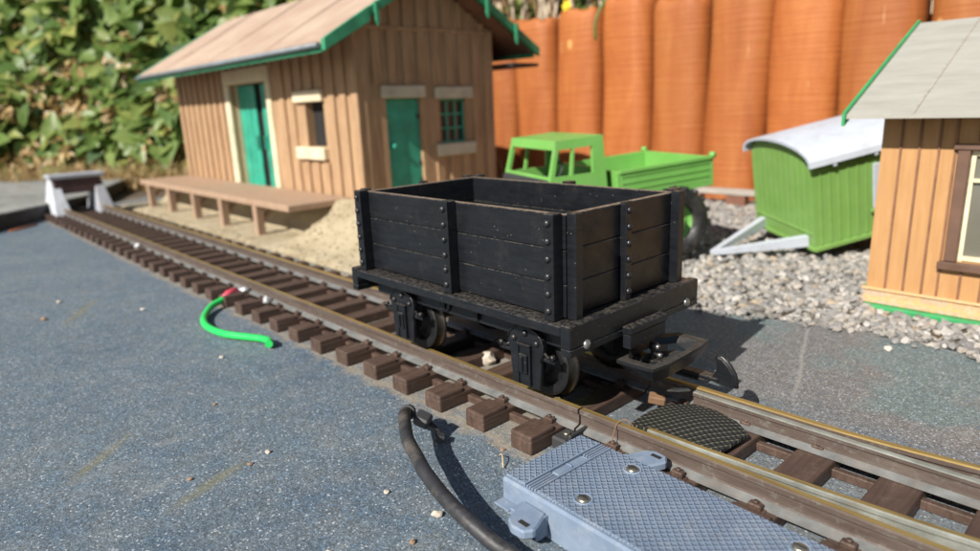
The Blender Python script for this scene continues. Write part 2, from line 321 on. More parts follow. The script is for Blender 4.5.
# ------------------------------------------------------------------ mesh helpers
class MB:
    def __init__(s): s.b = bmesh.new(); s.mi = 0
    def _new(s, verts, mat=None):
        for f in {f for v in verts for f in v.link_faces}: f.material_index = s.mi
        if mat is not None:
            for v in verts: v.co = mat @ v.co
    def box(s, x0, x1, y0, y1, z0, z1, bev=0., mat=None, seg=1):
        r = bmesh.ops.create_cube(s.b, size=1)['verts']
        for v in r: v.co = Vector(((x0 + x1) / 2 + v.co.x * (x1 - x0), (y0 + y1) / 2 + v.co.y * (y1 - y0), (z0 + z1) / 2 + v.co.z * (z1 - z0)))
        if bev:
            es = list({e for v in r for e in v.link_edges})
            g = bmesh.ops.bevel(s.b, geom=es, offset=bev, segments=seg, affect='EDGES', profile=.5)
            r = list({v for f in g['faces'] for v in f.verts} | {v for v in r if v.is_valid})
        s._new(r, mat); return s
    def prism(s, pts, h0, h1, axis='z', mat=None, bev=0.):
        def P(a, b, h): return {'z': (a, b, h), 'y': (a, h, b), 'x': (h, a, b)}[axis]
        lo = [s.b.verts.new(P(a, b, h0)) for a, b in pts]; hi = [s.b.verts.new(P(a, b, h1)) for a, b in pts]
        fs = [s.b.faces.new(lo[::-1]), s.b.faces.new(hi)]
        n = len(pts)
        for i in range(n): fs.append(s.b.faces.new((lo[i], lo[(i + 1) % n], hi[(i + 1) % n], hi[i])))
        bmesh.ops.recalc_face_normals(s.b, faces=fs)
        vs = lo + hi
        if bev:
            es = list({e for v in vs for e in v.link_edges})
            g = bmesh.ops.bevel(s.b, geom=es, offset=bev, segments=1, affect='EDGES')
            vs = list({v for f in g['faces'] for v in f.verts} | {v for v in vs if v.is_valid})
        s._new(vs, mat); return s
    def cyl(s, c, r, h, axis='z', n=20, r2=None, mat=None, bev=0.):
        r2 = r if r2 is None else r2
        return s.lathe([(0, -h / 2), (r, -h / 2), (r2, h / 2), (0, h / 2)], c, axis, n, mat) if not bev else \
            s.lathe([(0, -h / 2), (r - bev, -h / 2), (r, -h / 2 + bev), (r2, h / 2 - bev), (r2 - bev, h / 2), (0, h / 2)], c, axis, n, mat)
    def lathe(s, prof, c=(0, 0, 0), axis='z', n=24, mat=None):
        rings = []; vs = []
        for (r, h) in prof:
            if r < 1e-7:
                ring = [s.b.verts.new((0, 0, h))]
            else: ring = [s.b.verts.new((r * math.cos(2 * math.pi * i / n), r * math.sin(2 * math.pi * i / n), h)) for i in range(n)]
            rings.append(ring); vs += ring
        fs = []
        for a, b in zip(rings, rings[1:]):
            for i in range(n):
                j = (i + 1) % n
                q = [a[i % len(a)], a[j % len(a)], b[j % len(b)], b[i % len(b)]]
                q = list(dict.fromkeys(q))
                if len(q) > 2: fs.append(s.b.faces.new(q))
        bmesh.ops.recalc_face_normals(s.b, faces=fs)
        for f in fs: f.smooth = True
        R = {'z': Matrix(), 'y': Matrix.Rotation(-math.pi / 2, 4, 'X'), 'x': Matrix.Rotation(math.pi / 2, 4, 'Y')}[axis]
        T = Matrix.Translation(c) @ R
        if mat is not None: T = mat @ T
        s._new(vs, T); return s
    def tube(s, pts, rad, n=10, cap=True, flat=1.):
        pts = [Vector(p) for p in pts]; rings = []
        rads = rad if isinstance(rad, (list, tuple)) else [rad] * len(pts)
        up = None
        for i, p in enumerate(pts):
            d = (pts[min(i + 1, len(pts) - 1)] - pts[max(i - 1, 0)]).normalized()
            if up is None: up = Vector((0, 0, 1)) if abs(d.z) < .9 else Vector((1, 0, 0))
            a = d.cross(up).normalized(); up2 = a.cross(d).normalized(); up = up2
            rings.append([s.b.verts.new(p + rads[i] * (a * math.cos(2 * math.pi * k / n) + up2 * flat * math.sin(2 * math.pi * k / n))) for k in range(n)])
        fs = []
        for a, b in zip(rings, rings[1:]):
            for k in range(n): fs.append(s.b.faces.new((a[k], a[(k + 1) % n], b[(k + 1) % n], b[k])))
        for f in fs: f.smooth = True
        if cap: fs.append(s.b.faces.new(rings[0][::-1])); fs.append(s.b.faces.new(rings[-1]))
        bmesh.ops.recalc_face_normals(s.b, faces=fs)
        s._new([v for r in rings for v in r]); return s
    def build(s, name, mats, parent=None, M4=None):
        me = bpy.data.meshes.new(name); s.b.to_mesh(me); s.b.free()
        o = bpy.data.objects.new(name, me); S.collection.objects.link(o)
        for m in (mats if isinstance(mats, (list, tuple)) else [mats]): me.materials.append(m)
        if parent is not None: o.parent = parent
        return o
def raw(name, verts, faces, mats, parent=None, smooth=False):
    me = bpy.data.meshes.new(name); me.from_pydata(verts, [], faces); me.update()
    if smooth: me.polygons.foreach_set('use_smooth', [True] * len(me.polygons))
    o = bpy.data.objects.new(name, me); S.collection.objects.link(o)
    for m in (mats if isinstance(mats, (list, tuple)) else [mats]): me.materials.append(m)
    if parent is not None: o.parent = parent
    return o
def thing(name, label, cat, loc=(0, 0, 0), rot=(0, 0, 0), group=None):
    o = bpy.data.objects.new(name, None); S.collection.objects.link(o)
    o.location = loc; o.rotation_euler = rot; o['label'] = label; o['category'] = cat; o.empty_display_size = .1
    if group: o['group'] = group
    return o
def tag(o, label, cat, group=None):
    o['label'] = label; o['category'] = cat
    if group: o['group'] = group
    return o
def dup(o, parent, loc=None, rot=None):
    c = o.copy(); S.collection.objects.link(c); c.parent = parent
    if loc is not None: c.location = loc
    if rot is not None: c.rotation_euler = rot
    for k in list(o.children):
        dup(k, c)
    return c
def spline(pts, n=8):
    P = [Vector(p) for p in pts]; out = []
    for i in range(len(P) - 1):
        a, b, c, d = P[max(i - 1, 0)], P[i], P[i + 1], P[min(i + 2, len(P) - 1)]
        for k in range(n):
            t = k / n
            out.append(.5 * ((2 * b) + (-a + c) * t + (2 * a - 5 * b + 4 * c - d) * t * t + (-a + 3 * b - 3 * c + d) * t ** 3))
    out.append(P[-1]); return out

# ================================================================== SETTING
# lower soil sheet to the horizon
g = raw('ground', [(-150, -150, -.02), (150, -150, -.02), (150, 150, -.02), (-150, 150, -.02)], [(0, 1, 2, 3)], M['soil']); g['kind'] = 'structure'
# the felt covered board that carries the track; its left end is cut at an angle
mb = MB(); mb.prism([(-8.55, -1.22), (-6.2, -3.6), (-2, -7), (7, -7), (7, 1.78), (1.0, 1.76), (.47, 1.81), (-.1, 1.66), (-.6, 1.56), (-1.5, 1.45), (-3.4, 1.3), (-5, 1.4), (-9.7, 1.6), (-10.9, 1.3), (-10.08, .22)], -.05, 0)
base = mb.build('track_board', M['felt']); base['kind'] = 'structure'
mb = MB(); mb.mi = 0
mb.prism([(-8.72, -1.06), (-6.4, -3.5), (-10, -7), (-22, -6), (-16.4, -1.2), (-12.6, 1.5), (-10.13, .27)], .0, .21, bev=.015)
for f in mb.b.faces:
    f.material_index = 0 if f.normal.z > .5 else 1
dk = mb.build('raised_board', [M['felt2'], M['deckside']]); dk['kind'] = 'structure'
mb = MB(); mb.tube([(-8.50, -.98, .012), (-8.83, -.64, .012)], .022, 6, flat=.5)
tag(mb.build('edging_strip', M['wire_red']), 'thin orange strip lying in the gap below the raised board', 'strip')
bpy.data.objects['edging_strip'].data.materials[0] = M['log']
# steep bank added behind the hedge to block the sky
HP0 = Vector((-17.2, -.9, 0)); HD = Vector((.80, .60, 0)); HN = Vector((.60, -.80, 0))
HM = Matrix(((HD.x, HN.x, 0, HP0.x), (HD.y, HN.y, 0, HP0.y), (0, 0, 1, 0), (0, 0, 0, 1)))
mb = MB(); mb.prism([(-.9, -.02), (-2.4, 3.2), (-5, 8), (-14, 8), (-14, -.02)], -14, 20, 'x', mat=HM)
o = mb.build('sky_block_bank', M['litter']); o['kind'] = 'structure'
mb = MB(); mb.prism([(8.2, 0), (9.2, 2.2), (12, 6.2), (25, 6.2), (25, 0)], -13.4, 16, 'x')
o = mb.build('rear_bank', M['soil']); o['kind'] = 'structure'
# sandy mortar ramp under the shed
def sandz(x, y):
    def sm(a, b, t): t = min(1, max(0, (t - a) / (b - a))); return t * t * (3 - 2 * t)
    f_under = .03 * sm(.58, .7, y) + .35 * sm(1.28, 1.42, y)        # below the platform: flat, then a wall
    f_ramp = .05 * sm(.6, .72, y) + .36 * sm(.7, 1.5, y)            # right of it: a slope
    k = sm(-4.95, -4.35, x)
    z = f_under * (1 - k) + f_ramp * k
    z *= 1 - sm(-3.6, -2.3, x + .25 * (y - .6))
    z *= sm(-10.2, -9.7, x)
    z *= 1 - sm(3.9, 4.4, y)
    if z > .02: z += .018 * math.sin(5 * x + 3 * math.sin(2.3 * y)) * math.sin(6.1 * y + 1.7 * x) * min(1, z * 5) * (1 if y < 1.55 else 0)
    return z - .012
nx, ny = 110, 60; V = []; F = []
for j in range(ny):
    for i in range(nx):
        x = -10.4 + 8.4 * i / (nx - 1); y = .52 + 4.1 * (j / (ny - 1)) ** 1.35
        V.append((x, y, sandz(x, y)))
for j in range(ny - 1):
    for i in range(nx - 1):
        a = j * nx + i; F.append((a, a + 1, a + nx + 1, a + nx))
o = raw('mortar_ramp', V, F, M['sand'], smooth=True); o['kind'] = 'structure'
# gravel: grit bed + loose stones
def edge_y(x):
    pts = [(-3.4, 1.3), (-1.5, 1.45), (-.6, 1.56), (-.1, 1.66), (.47, 1.81), (1.0, 1.76), (4, 1.78)]
    if x <= pts[0][0]: return pts[0][1]
    for (a, b), (c, d) in zip(pts, pts[1:]):
        if x <= c: return b + (d - b) * (x - a) / (c - a)
    return 1.78
def gz(y): return -.05 + .055 * min(1, max(0, (y - 1.6) / 1.4))
V = []; F = []; nx, ny = 60, 50
for j in range(ny):
    for i in range(nx):
        x = -3.6 + 8 * i / (nx - 1); t = j / (ny - 1); y = edge_y(x) - .01 + (6.2 - edge_y(x)) * t
        V.append((x, y, (-.04 if j == 0 else gz(y)) + .012 * (j > 0) * math.sin(3 * x) * math.sin(4 * y)))
for j in range(ny - 1):
    for i in range(nx - 1):
        a = j * nx + i; F.append((a, a + 1, a + nx + 1, a + nx))
o = raw('gravel_bed', V, F, M['gravelbed'], smooth=True); o['kind'] = 'structure'
t = bmesh.new(); bmesh.ops.create_icosphere(t, subdivisions=1, radius=1)
ICO = np.array([v.co[:] for v in t.verts]); IF = [[v.index for v in f.verts] for f in t.faces]; t.free()
ng = np.random.default_rng(3)
V = []; F = []; cnt = 0
def add_stone(x, y, z, r, flat=.62):
    global cnt
    v = ICO * (1 + ng.uniform(-.42, .3, (len(ICO), 1)))
    v = v * r * np.array([1, ng.uniform(.6, .95), flat * ng.uniform(.7, 1.15)])
    Rm = np.array(Euler((ng.uniform(-.5, .5), ng.uniform(-.5, .5), ng.uniform(0, 6.3))).to_matrix())
    v = v @ Rm.T + np.array([x, y, z])
    V.extend(map(tuple, v)); F.extend([[a + cnt for a in f] for f in IF]); cnt += len(ICO)
for _ in range(17000):
    x = ng.uniform(-3.4, 1.9); y = edge_y(x) + .02 + ng.uniform(0, 1) ** 1.15 * 4.3
    if y > 5.9: continue
    if x > .25 and y > 2.27: continue
    r = ng.uniform(.02, .043) * (1.25 if ng.random() < .12 else 1)
    add_stone(x, y, gz(y) + ng.uniform(0, .035), r)
for _ in range(130):
    x = ng.uniform(-.6, 1.9); add_stone(x, edge_y(x) + ng.normal(0, .05), .015, ng.uniform(.012, .034))
o = raw('gravel', V, F, M['gravel']); o['kind'] = 'stuff'; o['label'] = 'loose grey and buff gravel around the toy vehicles'

V = []; F = []; cnt = 0
for _ in range(1500):
    x = ng.uniform(-9.6, -1.6); y = .56 + abs(ng.normal(0, .09)) - .04
    if y < .5: continue
    add_stone(x, y, max(.0, sandz(x, y)) + .004, ng.uniform(.005, .018))
for _ in range(500):
    x = ng.uniform(-4.6, -2.2); y = ng.uniform(.7, 1.6)
    add_stone(x, y, sandz(x, y) + .006, ng.uniform(.005, .02))
o = raw('sand_grit', V, F, M['sand']); o['kind'] = 'stuff'; o['label'] = 'crumbs of sandy mortar along the edge of the ramp'
# ================================================================== FENCE OF LOGS
fence = thing('log_fence', 'tall fence of upright orange stained half round logs behind the gravel', 'fence', (-3, 6.2, 0), (0, 0, math.radians(3)))
def make_log(k):
    mb = MB(); n = 40; R = .398; H = 2.60 + rnd.uniform(-.08, .08)
    rings = []
    prof = [(0, 1), (.4, 1), (.8, 1), (1.2, 1), (1.6, 1), (2.0, 1), (H - .16, 1.), (H - .06, .975), (H - .015, .9), (H, .78)]
    ph = rnd.uniform(0, 6)
    for z, s in prof:
        rr = R * s * (1 + .015 * math.sin(3 * z + ph)); dx = .02 * math.sin(1.3 * z + ph)
        def se(v): return math.copysign(abs(v) ** .68, v)
        rings.append([mb.b.verts.new((dx + rr * se(math.cos(2 * math.pi * i / n)), rr * se(math.sin(2 * math.pi * i / n)) * .8, z + (.03 * math.sin(i + ph) if z > H - .1 else 0))) for i in range(n)])
    fs = []
    for a, b in zip(rings, rings[1:]):
        for i in range(n): fs.append(mb.b.faces.new((a[i], a[(i + 1) % n], b[(i + 1) % n], b[i])))
    c = mb.b.verts.new((0, 0, H + .025))
    for i in range(n): fs.append(mb.b.faces.new((rings[-1][i], rings[-1][(i + 1) % n], c)))
    for f in fs: f.smooth = True
    return mb
xk = -6.1
for k in range(17):
    o = make_log(k).build('log', M['log'], fence); o.location = (xk, rnd.uniform(-.02, .02), 0); o.rotation_euler = (rnd.uniform(-.008, .008), rnd.uniform(-.012, .012), 0)
    xk += .815 + rnd.uniform(-.025, .025)
mb = MB(); mb.box(-6.4, 7, .41, .49, .3, .5, .01); mb.build('rail', M['log'], fence)
mb = MB(); mb.box(-6.4, 7, .41, .49, 1.9, 2.1, .01); mb.build('rail', M['log'], fence)
e = thing('edging_board', 'low weathered grey board on short blocks along the foot of the log fence', 'board', (-2.6, 5.42, 0), (0, 0, .03))
mb = MB(); mb.box(-1.6, 1.9, -.03, .12, .15, .215, .008); mb.build('plank', M['greyboard'], e)
for x in (-1.3, -.15, .42, 1.6):
    mb = MB(); mb.box(x - .12, x + .12, -.02, .1, .0, .148, .008); mb.build('block', M['soffit'], e)

# ================================================================== HEDGE + PLANTS
FACE = np.array(Vector((.5, -.55, .66)).to_track_quat('Z', 'Y').to_matrix())
def leaf_cloud(name, n, posf, size, mat, parent, tilt=1., seed=1):
    g = np.random.default_rng(seed)
    # a pointed, folded leaf (7 rim points + midrib)
    base = np.array([(0, 0, 0), (.22, .30, .05), (.5, .40, .08), (.78, .24, .03), (1.08, 0, -.1), (.78, -.24, .03), (.5, -.40, .08), (.22, -.30, .05), (.5, 0, -.03)])
    fc = [(0, 1, 8), (1, 2, 8), (2, 3, 8), (3, 4, 8), (4, 5, 8), (5, 6, 8), (6, 7, 8), (7, 0, 8)]
    V = []; F = []; c = 0
    for _ in range(n):
        p = posf(g)
        if p is None: continue
        s = g.uniform(*size)
        e = Euler((g.normal(0, .4) * tilt, g.normal(.05, .4) * tilt, 0))
        R = FACE @ np.array(e.to_matrix()) @ np.array(Euler((0, 0, g.uniform(0, 6.283))).to_matrix())
        b = base * np.array([1, g.uniform(.75, 1.15), g.uniform(.5, 2.2)])
        for kk in ((0,) if g.random() < .45 else (0, 1.15, -1.15)):                 # single leaves and three lobed ones
            q = np.array(Euler((0, 0, kk)).to_matrix())
            v = (b * (s if kk == 0 else s * .8)) @ q.T @ R.T + np.array(p)
            V.extend(map(tuple, v)); F.extend([[a + c for a in f] for f in fc]); c += 9
    return raw(name, V, F, mat, parent, smooth=True)
def lump(y, z): return .45 * math.sin(1.3 * y + 1.1 * z) + .3 * math.sin(2.9 * y - 2.1 * z + 1) + .15 * math.sin(6 * y + 4 * z)
hedge = thing('bramble_hedge', 'sunlit tangle of bramble with large toothed green leaves beyond the raised board', 'hedge', HP0)
def hp(zlo, zhi, thin=1., deep=1.4):
    def f(g):
        u = g.uniform(-3., 14.); z = zlo + (zhi - zlo) * g.random()
        if math.sin(2.1 * u + 1.7 * z) + math.sin(3.7 * u - 2.9 * z + 2) < -1.2 and g.random() < .6: return None
        d = .25 + lump(u, z) * .4 - deep * g.random() ** 1.3 - .40 * z
        return HD * u + HN * d + Vector((0, 0, z))
    return f
leaf_cloud('leaves', 8200, hp(.8, 5.4), (.22, .72), M['leaf'], hedge, 1., 1)
leaf_cloud('old_leaves', 900, hp(.4, 5.2, deep=2.), (.22, .5), M['leafblue'], hedge, 1., 2)
leaf_cloud('dead_leaves', 8500, hp(.0, 2.5, deep=.7), (.1, .27), M['deadleaf'], hedge, 1.3, 3)
leaf_cloud('dead_tips', 2200, hp(1.6, 4.6, deep=1.), (.1, .22), M['deadleaf'], hedge, 1.3, 9)
leaf_cloud('low_leaves', 1500, hp(.1, 1.5, deep=.7), (.2, .42), M['leaf'], hedge, 1., 4)
mb = MB()
for _ in range(110):
    y = rnd.uniform(-3, 14); x = rnd.uniform(-1.3, -.1); L = rnd.uniform(1.2, 4.8); a = rnd.uniform(-.9, .9); b = rnd.uniform(-.3, .5)
    pts = [HD * (y + a * L * t * .6 + .12 * math.sin(5 * t + x)) + HN * (x - .4 * L * t + b * t * t) + Vector((0, 0, L * (t - .28 * t * t * t))) for t in (0, .25, .5, .75, 1)]
    mb.mi = 0 if rnd.random() < .55 else 1
    mb.tube(pts, [.022, .02, .017, .013, .008], 5, cap=False)
mb.build('stems', [M['stem'], M['palestem']], hedge)
# dry grass at the hedge foot
V = []; F = []; c = 0; g = np.random.default_rng(8)
for _ in range(9000):
    q = HP0 + HD * g.uniform(-3, 13) + HN * g.uniform(-1., 1.3); x, y = q.x, q.y; L = g.uniform(.15, .6); a = g.uniform(0, 6.28); bend = g.uniform(.1, .7); w = g.uniform(.008, .02)
    dx, dy = math.cos(a), math.sin(a)
    for k, t in enumerate((0, .5, 1)):
        px, py, pz = x + dx * bend * L * t * t, y + dy * bend * L * t * t, L * t * (1 - .25 * bend * t)
        ww = w * (1 - .8 * t); V += [(px - dy * ww, py + dx * ww, pz), (px + dy * ww, py - dx * ww, pz)]
    F += [(c, c + 1, c + 3, c + 2), (c + 2, c + 3, c + 5, c + 4)]; c += 6
o = raw('dry_grass', V, F, M['deadleaf']); o['kind'] = 'stuff'; o['label'] = 'dry straw coloured grass under the bramble hedge'
# shrub with yellow flowers behind the fence
sh = thing('flowering_shrub', 'shrub with yellow flowers and dry stems showing above the left end of the log fence', 'shrub', (-6.5, 7.4, 0))
def sp(g):
    x = g.uniform(-4.2, 8); z = g.uniform(.6, 4.6); y = g.normal(0, .35) + .3 + .2 * lump(x, z)
    if math.sin(3 * x + 2 * z) + math.sin(5 * x - 3 * z) < -.7 and g.random() < .75: return None
    return (x, y, z)
leaf_cloud('leaves', 2600, sp, (.14, .32), M['leaf'], sh, 1., 5)
leaf_cloud('dry_leaves', 500, sp, (.1, .22), M['deadleaf'], sh, 1.3, 6)
mb = MB()
for _ in range(170):
    x = rnd.uniform(-4, 7.6); L = rnd.uniform(2.8, 4.6); a = rnd.uniform(-.5, .5)
    pts = [(x + a * L * t * .6, -.35 + rnd.uniform(-.1, .1), L * t) for t in (0, .35, .7, 1)]
    mb.mi = 1 if rnd.random() < .6 else 0
    mb.tube(pts, [.04, .035, .028, .015], 5, cap=False)
mb.build('stems', [M['stem'], M['palestem']], sh)
for _ in range(46):
    x = rnd.uniform(-2.5, 6.5); z = rnd.uniform(2.6, 3.5); y = -.6 + rnd.uniform(-.15, .2)
    mb = MB()
    for k in range(6):
        T = Matrix.Rotation(rnd.uniform(-.5, .5), 4, 'X') @ Matrix.Rotation(k * math.pi / 3 + rnd.random() * .4, 4, 'Y')
        mb.prism([(0.004, -.015), (.05, -.04), (.11, 0), (.05, .04)], -.004, .004, 'y', T)
    mb.lathe([(0, -.02), (.022, 0), (0, .02)], n=8)
    o = mb.build('flower', M['flower'], sh); o.location = (x, y, z)
# green trailing stem hanging over the fence
mb = MB(); mb.tube(spline([(-4.25, 6.3, 2.95), (-4.42, 5.98, 2.8), (-4.52, 5.74, 2.45), (-4.53, 5.72, 2.15)], 5), .022, 6)
tag(mb.build('trailing_stem', M['leaf']), 'thin green stem hanging over the top of the log fence', 'stem')

# ================================================================== TRACK
RT = .145
HEADW = .032
def rail_profile():  # (y across, z) of a flat bottom rail
    return [(-.038, .060), (.038, .060), (.038, .070), (.010, .079), (.0075, .085), (.0075, .118), (.016, .126), (.016, .141), (.011, .145), (-.011, .145), (-.016, .141), (-.016, .126), (-.0075, .118), (-.0075, .085), (-.010, .079), (-.038, .070)]
def make_rail(name, path, parent, prof=None, mats=None, gold=True, flip=1):
    prof = prof or rail_profile(); mb = MB(); rings = []
    for i, (x, y) in enumerate(path):
        a = path[max(i - 1, 0)]; b = path[min(i + 1, len(path) - 1)]
        d = Vector((b[0] - a[0], b[1] - a[1])).normalized(); nrm = Vector((-d.y, d.x))
        rings.append([mb.b.verts.new((x + nrm.x * p, y + nrm.y * p, z)) for p, z in prof])
    n = len(prof); fs = []
    for a, b in zip(rings, rings[1:]):
        for k in range(n):
            f = mb.b.faces.new((a[k], a[(k + 1) % n], b[(k + 1) % n], b[k])); fs.append(f)
            zz = (prof[k][1] + prof[(k + 1) % n][1]) / 2; yy = (prof[k][0] + prof[(k + 1) % n][0]) / 2
            f.material_index = 0
            if zz < .08: f.material_index = 2
            if (zz > .139 and abs(prof[k][1] - prof[(k + 1) % n][1]) < .006) and (yy * flip > -.005): f.material_index = 1
            if False: pass
    fs.append(mb.b.faces.new(rings[0][::-1])); fs.append(mb.b.faces.new(rings[-1]))
    bmesh.ops.recalc_face_normals(mb.b, faces=fs)
    return mb.build(name, mats or [M['rail'], M['railtop'], M['railfoot']], parent)
def sleeper_mb(w, y0, y1, seed, chairs=(-.24, .24)):
    r = random.Random(seed); mb = MB()
    mb.box(-w / 2, w / 2, y0, y1, 0.001, .0615, .008, seg=2)
    for s in (-1, 1):
        q = .138 if y0 < -.4 else .055; ya, yb = (y0 + .001, y0 + q) if s < 0 else (y1 - q, y1 - .001)
        mb.box(-w / 2 + .001, w / 2 - .001, ya, yb, .03, .080, .008, seg=2)
    for yc in chairs:
        for s in (-1, 1):
            yy = yc + s * .054
            mb.box(-.03, .03, yy - .019, yy + .019, .056, .066, .003)
            mb.box(-.021, .021, yy - .015, yy + .013, .066, .088, .004)
            mb.cyl((0, yy, .091), .0085, .008, n=8)
    return mb
track = thing('plain_track', 'straight model railway track on brown sleepers running back to the buffer stop', 'railway track')
make_rail('rail', [(-10.35, -.241), (.072, -.241)], track, flip=1)
make_rail('rail', [(-10.35, .241), (.072, .241)], track, flip=-1)
s0 = None
for k in range(39):
    xc = -.042 - .2675 * k
    if s0 is None: s0 = sleeper_mb(.112, -.465, .465, 1).build('sleeper', M['sleeper'], track); s0.location = (xc, 0, 0); o = s0
    else: o = dup(s0, track, (xc, 0, 0))
    if k: o.location.x += rnd.uniform(-.007, .007); o.rotation_euler = (0, 0, rnd.uniform(-.01, .01)); o.scale = (1 + rnd.uniform(-.03, .03), 1 + rnd.uniform(-.006, .012), 1)
mb = MB()
for y in (-.295, -.19, .19, .295): mb.box(-10.35, .01, y - .014, y + .014, .002, .036, .003)
mb.build('sleeper_web', M['sleeper'], track)
# turnout
turn = thing('turnout', 'railway points with grey blades between brass topped rails at the right', 'railway points')
def farp(x): return .241 + (0 if x < .85 else .13 * (x - .85) ** 1.35)
make_rail('stock_rail', [(.082, -.241), (4.4, -.241)], turn, flip=1)
make_rail('stock_rail', [(.082 + .1 * i, farp(.082 + .1 * i)) for i in range(44)], turn, flip=-1)
bladep = [(-.03, .064), (.022, .064), (.022, .074), (.008, .082), (.008, .12), (.014, .127), (.014, .139), (.009, .142), (-.009, .142), (-.014, .139), (-.014, .127), (-.008, .12), (-.008, .082), (-.03, .074)]
make_rail('blade', [(.36, -.197), (.6, -.190), (.9, -.176), (1.2, -.155), (1.6, -.11), (2.2, -.01), (3, .16), (4, .42)], turn, bladep, [M['blade'], M['railtop'], M['railfoot']], gold=True, flip=1)
make_rail('blade', [(.315, .200), (.45, .196), (.8, .193), (1.3, .193), (4.2, .193)], turn, [(p * 1.1, z) for p, z in bladep], [M['rail'], M['blade'], M['railfoot']], gold=False, flip=-9)
for i, xr in enumerate((.335, .607, .877, 1.147, 1.417, 1.687, 1.957, 2.227, 2.497, 2.767, 3.037, 3.307)):
    w = .128; o = sleeper_mb(w, -.372, farp(xr) + .13, 5 + i, (-.241, farp(xr - .06) + .002)).build('sleeper', M['sleeper'], turn); o.location = (xr - w / 2, 0, 0)
mb = MB()
for y in (-.31, .165, .285): mb.box(.2, 3.3, y - .014, y + .014, .002, .034, .003)
mb.box(.2, 3.3, -.372, -.34, .002, .05, .004)
mb.build('sleeper_web', M['sleeper'], turn)
# rail clamp with bolt at the joint
cl = thing('rail_clamp', 'small dark metal clamp with a bright screw on the rail joint beside the blue box', 'rail clamp', (.105, -.315, 0))
mb = MB(); mb.box(-.075, -.0, -.055, .04, .005, .06, .008); mb.box(-.0, .016, -.045, .068, .03, .085, .004, Matrix.Rotation(.05, 4, 'Z')); mb.build('clamp_body', M['toydark'], cl)
mb = MB(); mb.cyl((-.036, -.005, .064), .014, .012, n=12, bev=.003); mb.cyl((.045, -.01, .045), .017, .02, n=12, bev=.004); mb.box(.02, .068, -.03, .012, .02, .034, .003); mb.build('screw', M['steel'], cl)
# straw caught on rail
mb = MB(); mb.tube(spline([(.275, -.31, .08), (.262, -.28, .115), (.262, -.25, .152), (.285, -.225, .158), (.32, -.215, .12)], 5), .002, 5)
tag(mb.build('straw', M['stem']), 'bent dry straw caught over the near rail beside the blue box', 'straw')

# buffer stop
bs = thing('buffer_stop', 'white and brown buffer stop at the far end of the track', 'buffer stop', (-9.45, 0, 0))
for s in (-1, 1):
    mb = MB(); mb.prism([(-.35, .02), (.42, .02), (.38, .10), (.13, .535), (-.1, .535), (-.3, .10)], -.1, .1, 'y', bev=.012)
    for v in mb.b.verts: v.co.y = s * .27 + v.co.y * (1.15 - 1.3 * v.co.z)
    mb.build('side_frame', M['buffer_white'] if s < 0 else M['buffer_grey'], bs)  # right frame grey instead of white: its shadow is painted into the colour
mb = MB(); mb.box(.0, .2, -.3, .3, .33, .55, .015); mb.build('beam', M['buffer_brown'], bs)
mb = MB(); mb.box(-.14, .22, -.34, .36, .54, .60, .012); mb.build('beam_cap', M['buffer_grey'], bs)

# ================================================================== WAGON
wagon = thing('open_wagon', 'black three plank open railway wagon standing on the track', 'railway wagon', (-.533, 0, 0))
X0 = -.533
L0, L1 = -1.182 - X0, .105 - X0; HB = .36; Z0, Z1 = .55, .93
F0, F1 = -1.247 - X0, .181 - X0; FB = .428
PT = .034                                    # plank thickness
ph = (Z1 - Z0) / 3
def plankwall(axis):
    mb = MB()
    for k in range(3):
        z0 = Z0 + ph * k + .0015; z1 = Z0 + ph * (k + 1) - .0015
        if axis == 'side': mb.box(L0, L1, -PT / 2, PT / 2, z0, z1, .003)
        else: mb.box(-PT / 2, PT / 2, -HB + PT + .001, HB - PT - .001, z0, z1, .003)
    if axis == 'side': mb.box(L0 + .003, L1 - .003, -PT / 2 + .005, PT / 2 - .005, Z0, Z1 - .003)
    else: mb.box(-PT / 2 + .005, PT / 2 - .005, -HB + PT + .004, HB - PT - .004, Z0, Z1 - .003)
    mb.b.normal_update()
    for f in mb.b.faces:
        if f.normal.z > .9 and f.calc_center_median().z > Z1 - .006: f.material_index = 1
    return mb
WM = [M['black'], M['blackrim']]
o = plankwall('side').build('side_wall', WM, wagon); o.location = (0, -HB + PT / 2, 0)
dup(o, wagon, (0, HB - PT / 2, 0))
o = plankwall('end').build('end_wall', WM, wagon); o.location = (L1 - PT / 2, 0, 0)
dup(o, wagon, (L0 + PT / 2, 0, 0))
# posts with bolts
def boltmesh(r=.014, m='bolt'):
    mb = MB(); mb.lathe([(0, -.002), (r, -.002), (r, .0035), (r * .8, .009), (r * .35, .0125), (0, .013)], axis='y', n=12)
    me = bpy.data.meshes.new('bolt'); mb.b.to_mesh(me); mb.b.free(); me.materials.append(M[m]); return me
BM = boltmesh(); BMB = boltmesh(.019, 'nut')
def bolt(parent, loc, rot=(0, 0, 0), me=None, name='bolt'):
    o = bpy.data.objects.new(name, me or BM); S.collection.objects.link(o); o.parent = parent; o.location = loc; o.rotation_euler = rot; return o
def post(x, y, ang, w, d, top=Z1 + .008, bolts=True):
    mb = MB(); mb.box(-w / 2, w / 2, -d, 0, Z0 - .004, top, .0035)
    mb.b.normal_update()
    o = mb.build('post', WM, wagon); o.location = (x, y, 0); o.rotation_euler = (0, 0, ang)
    if bolts:
        for k in range(6): bolt(o, (0, -d, Z0 + .035 + k * (Z1 - Z0 - .06) / 5), (math.pi, 0, 0))
    return o
PW = .048
for x in (L0 + PW / 2 - .004, -.507 - X0, L1 - PW / 2 - .012):
    post(x, -HB, 0, PW, .052); post(x, HB, math.pi, PW, .052)
for xx, a in ((L1, math.pi / 2), (L0, -math.pi / 2)):
    post(xx, -HB + .028, a, .042, .042, bolts=False); post(xx, HB - .028, a, .042, .042, bolts=False); post(xx, -.02 if a > 0 else .02, a, .04, .03)
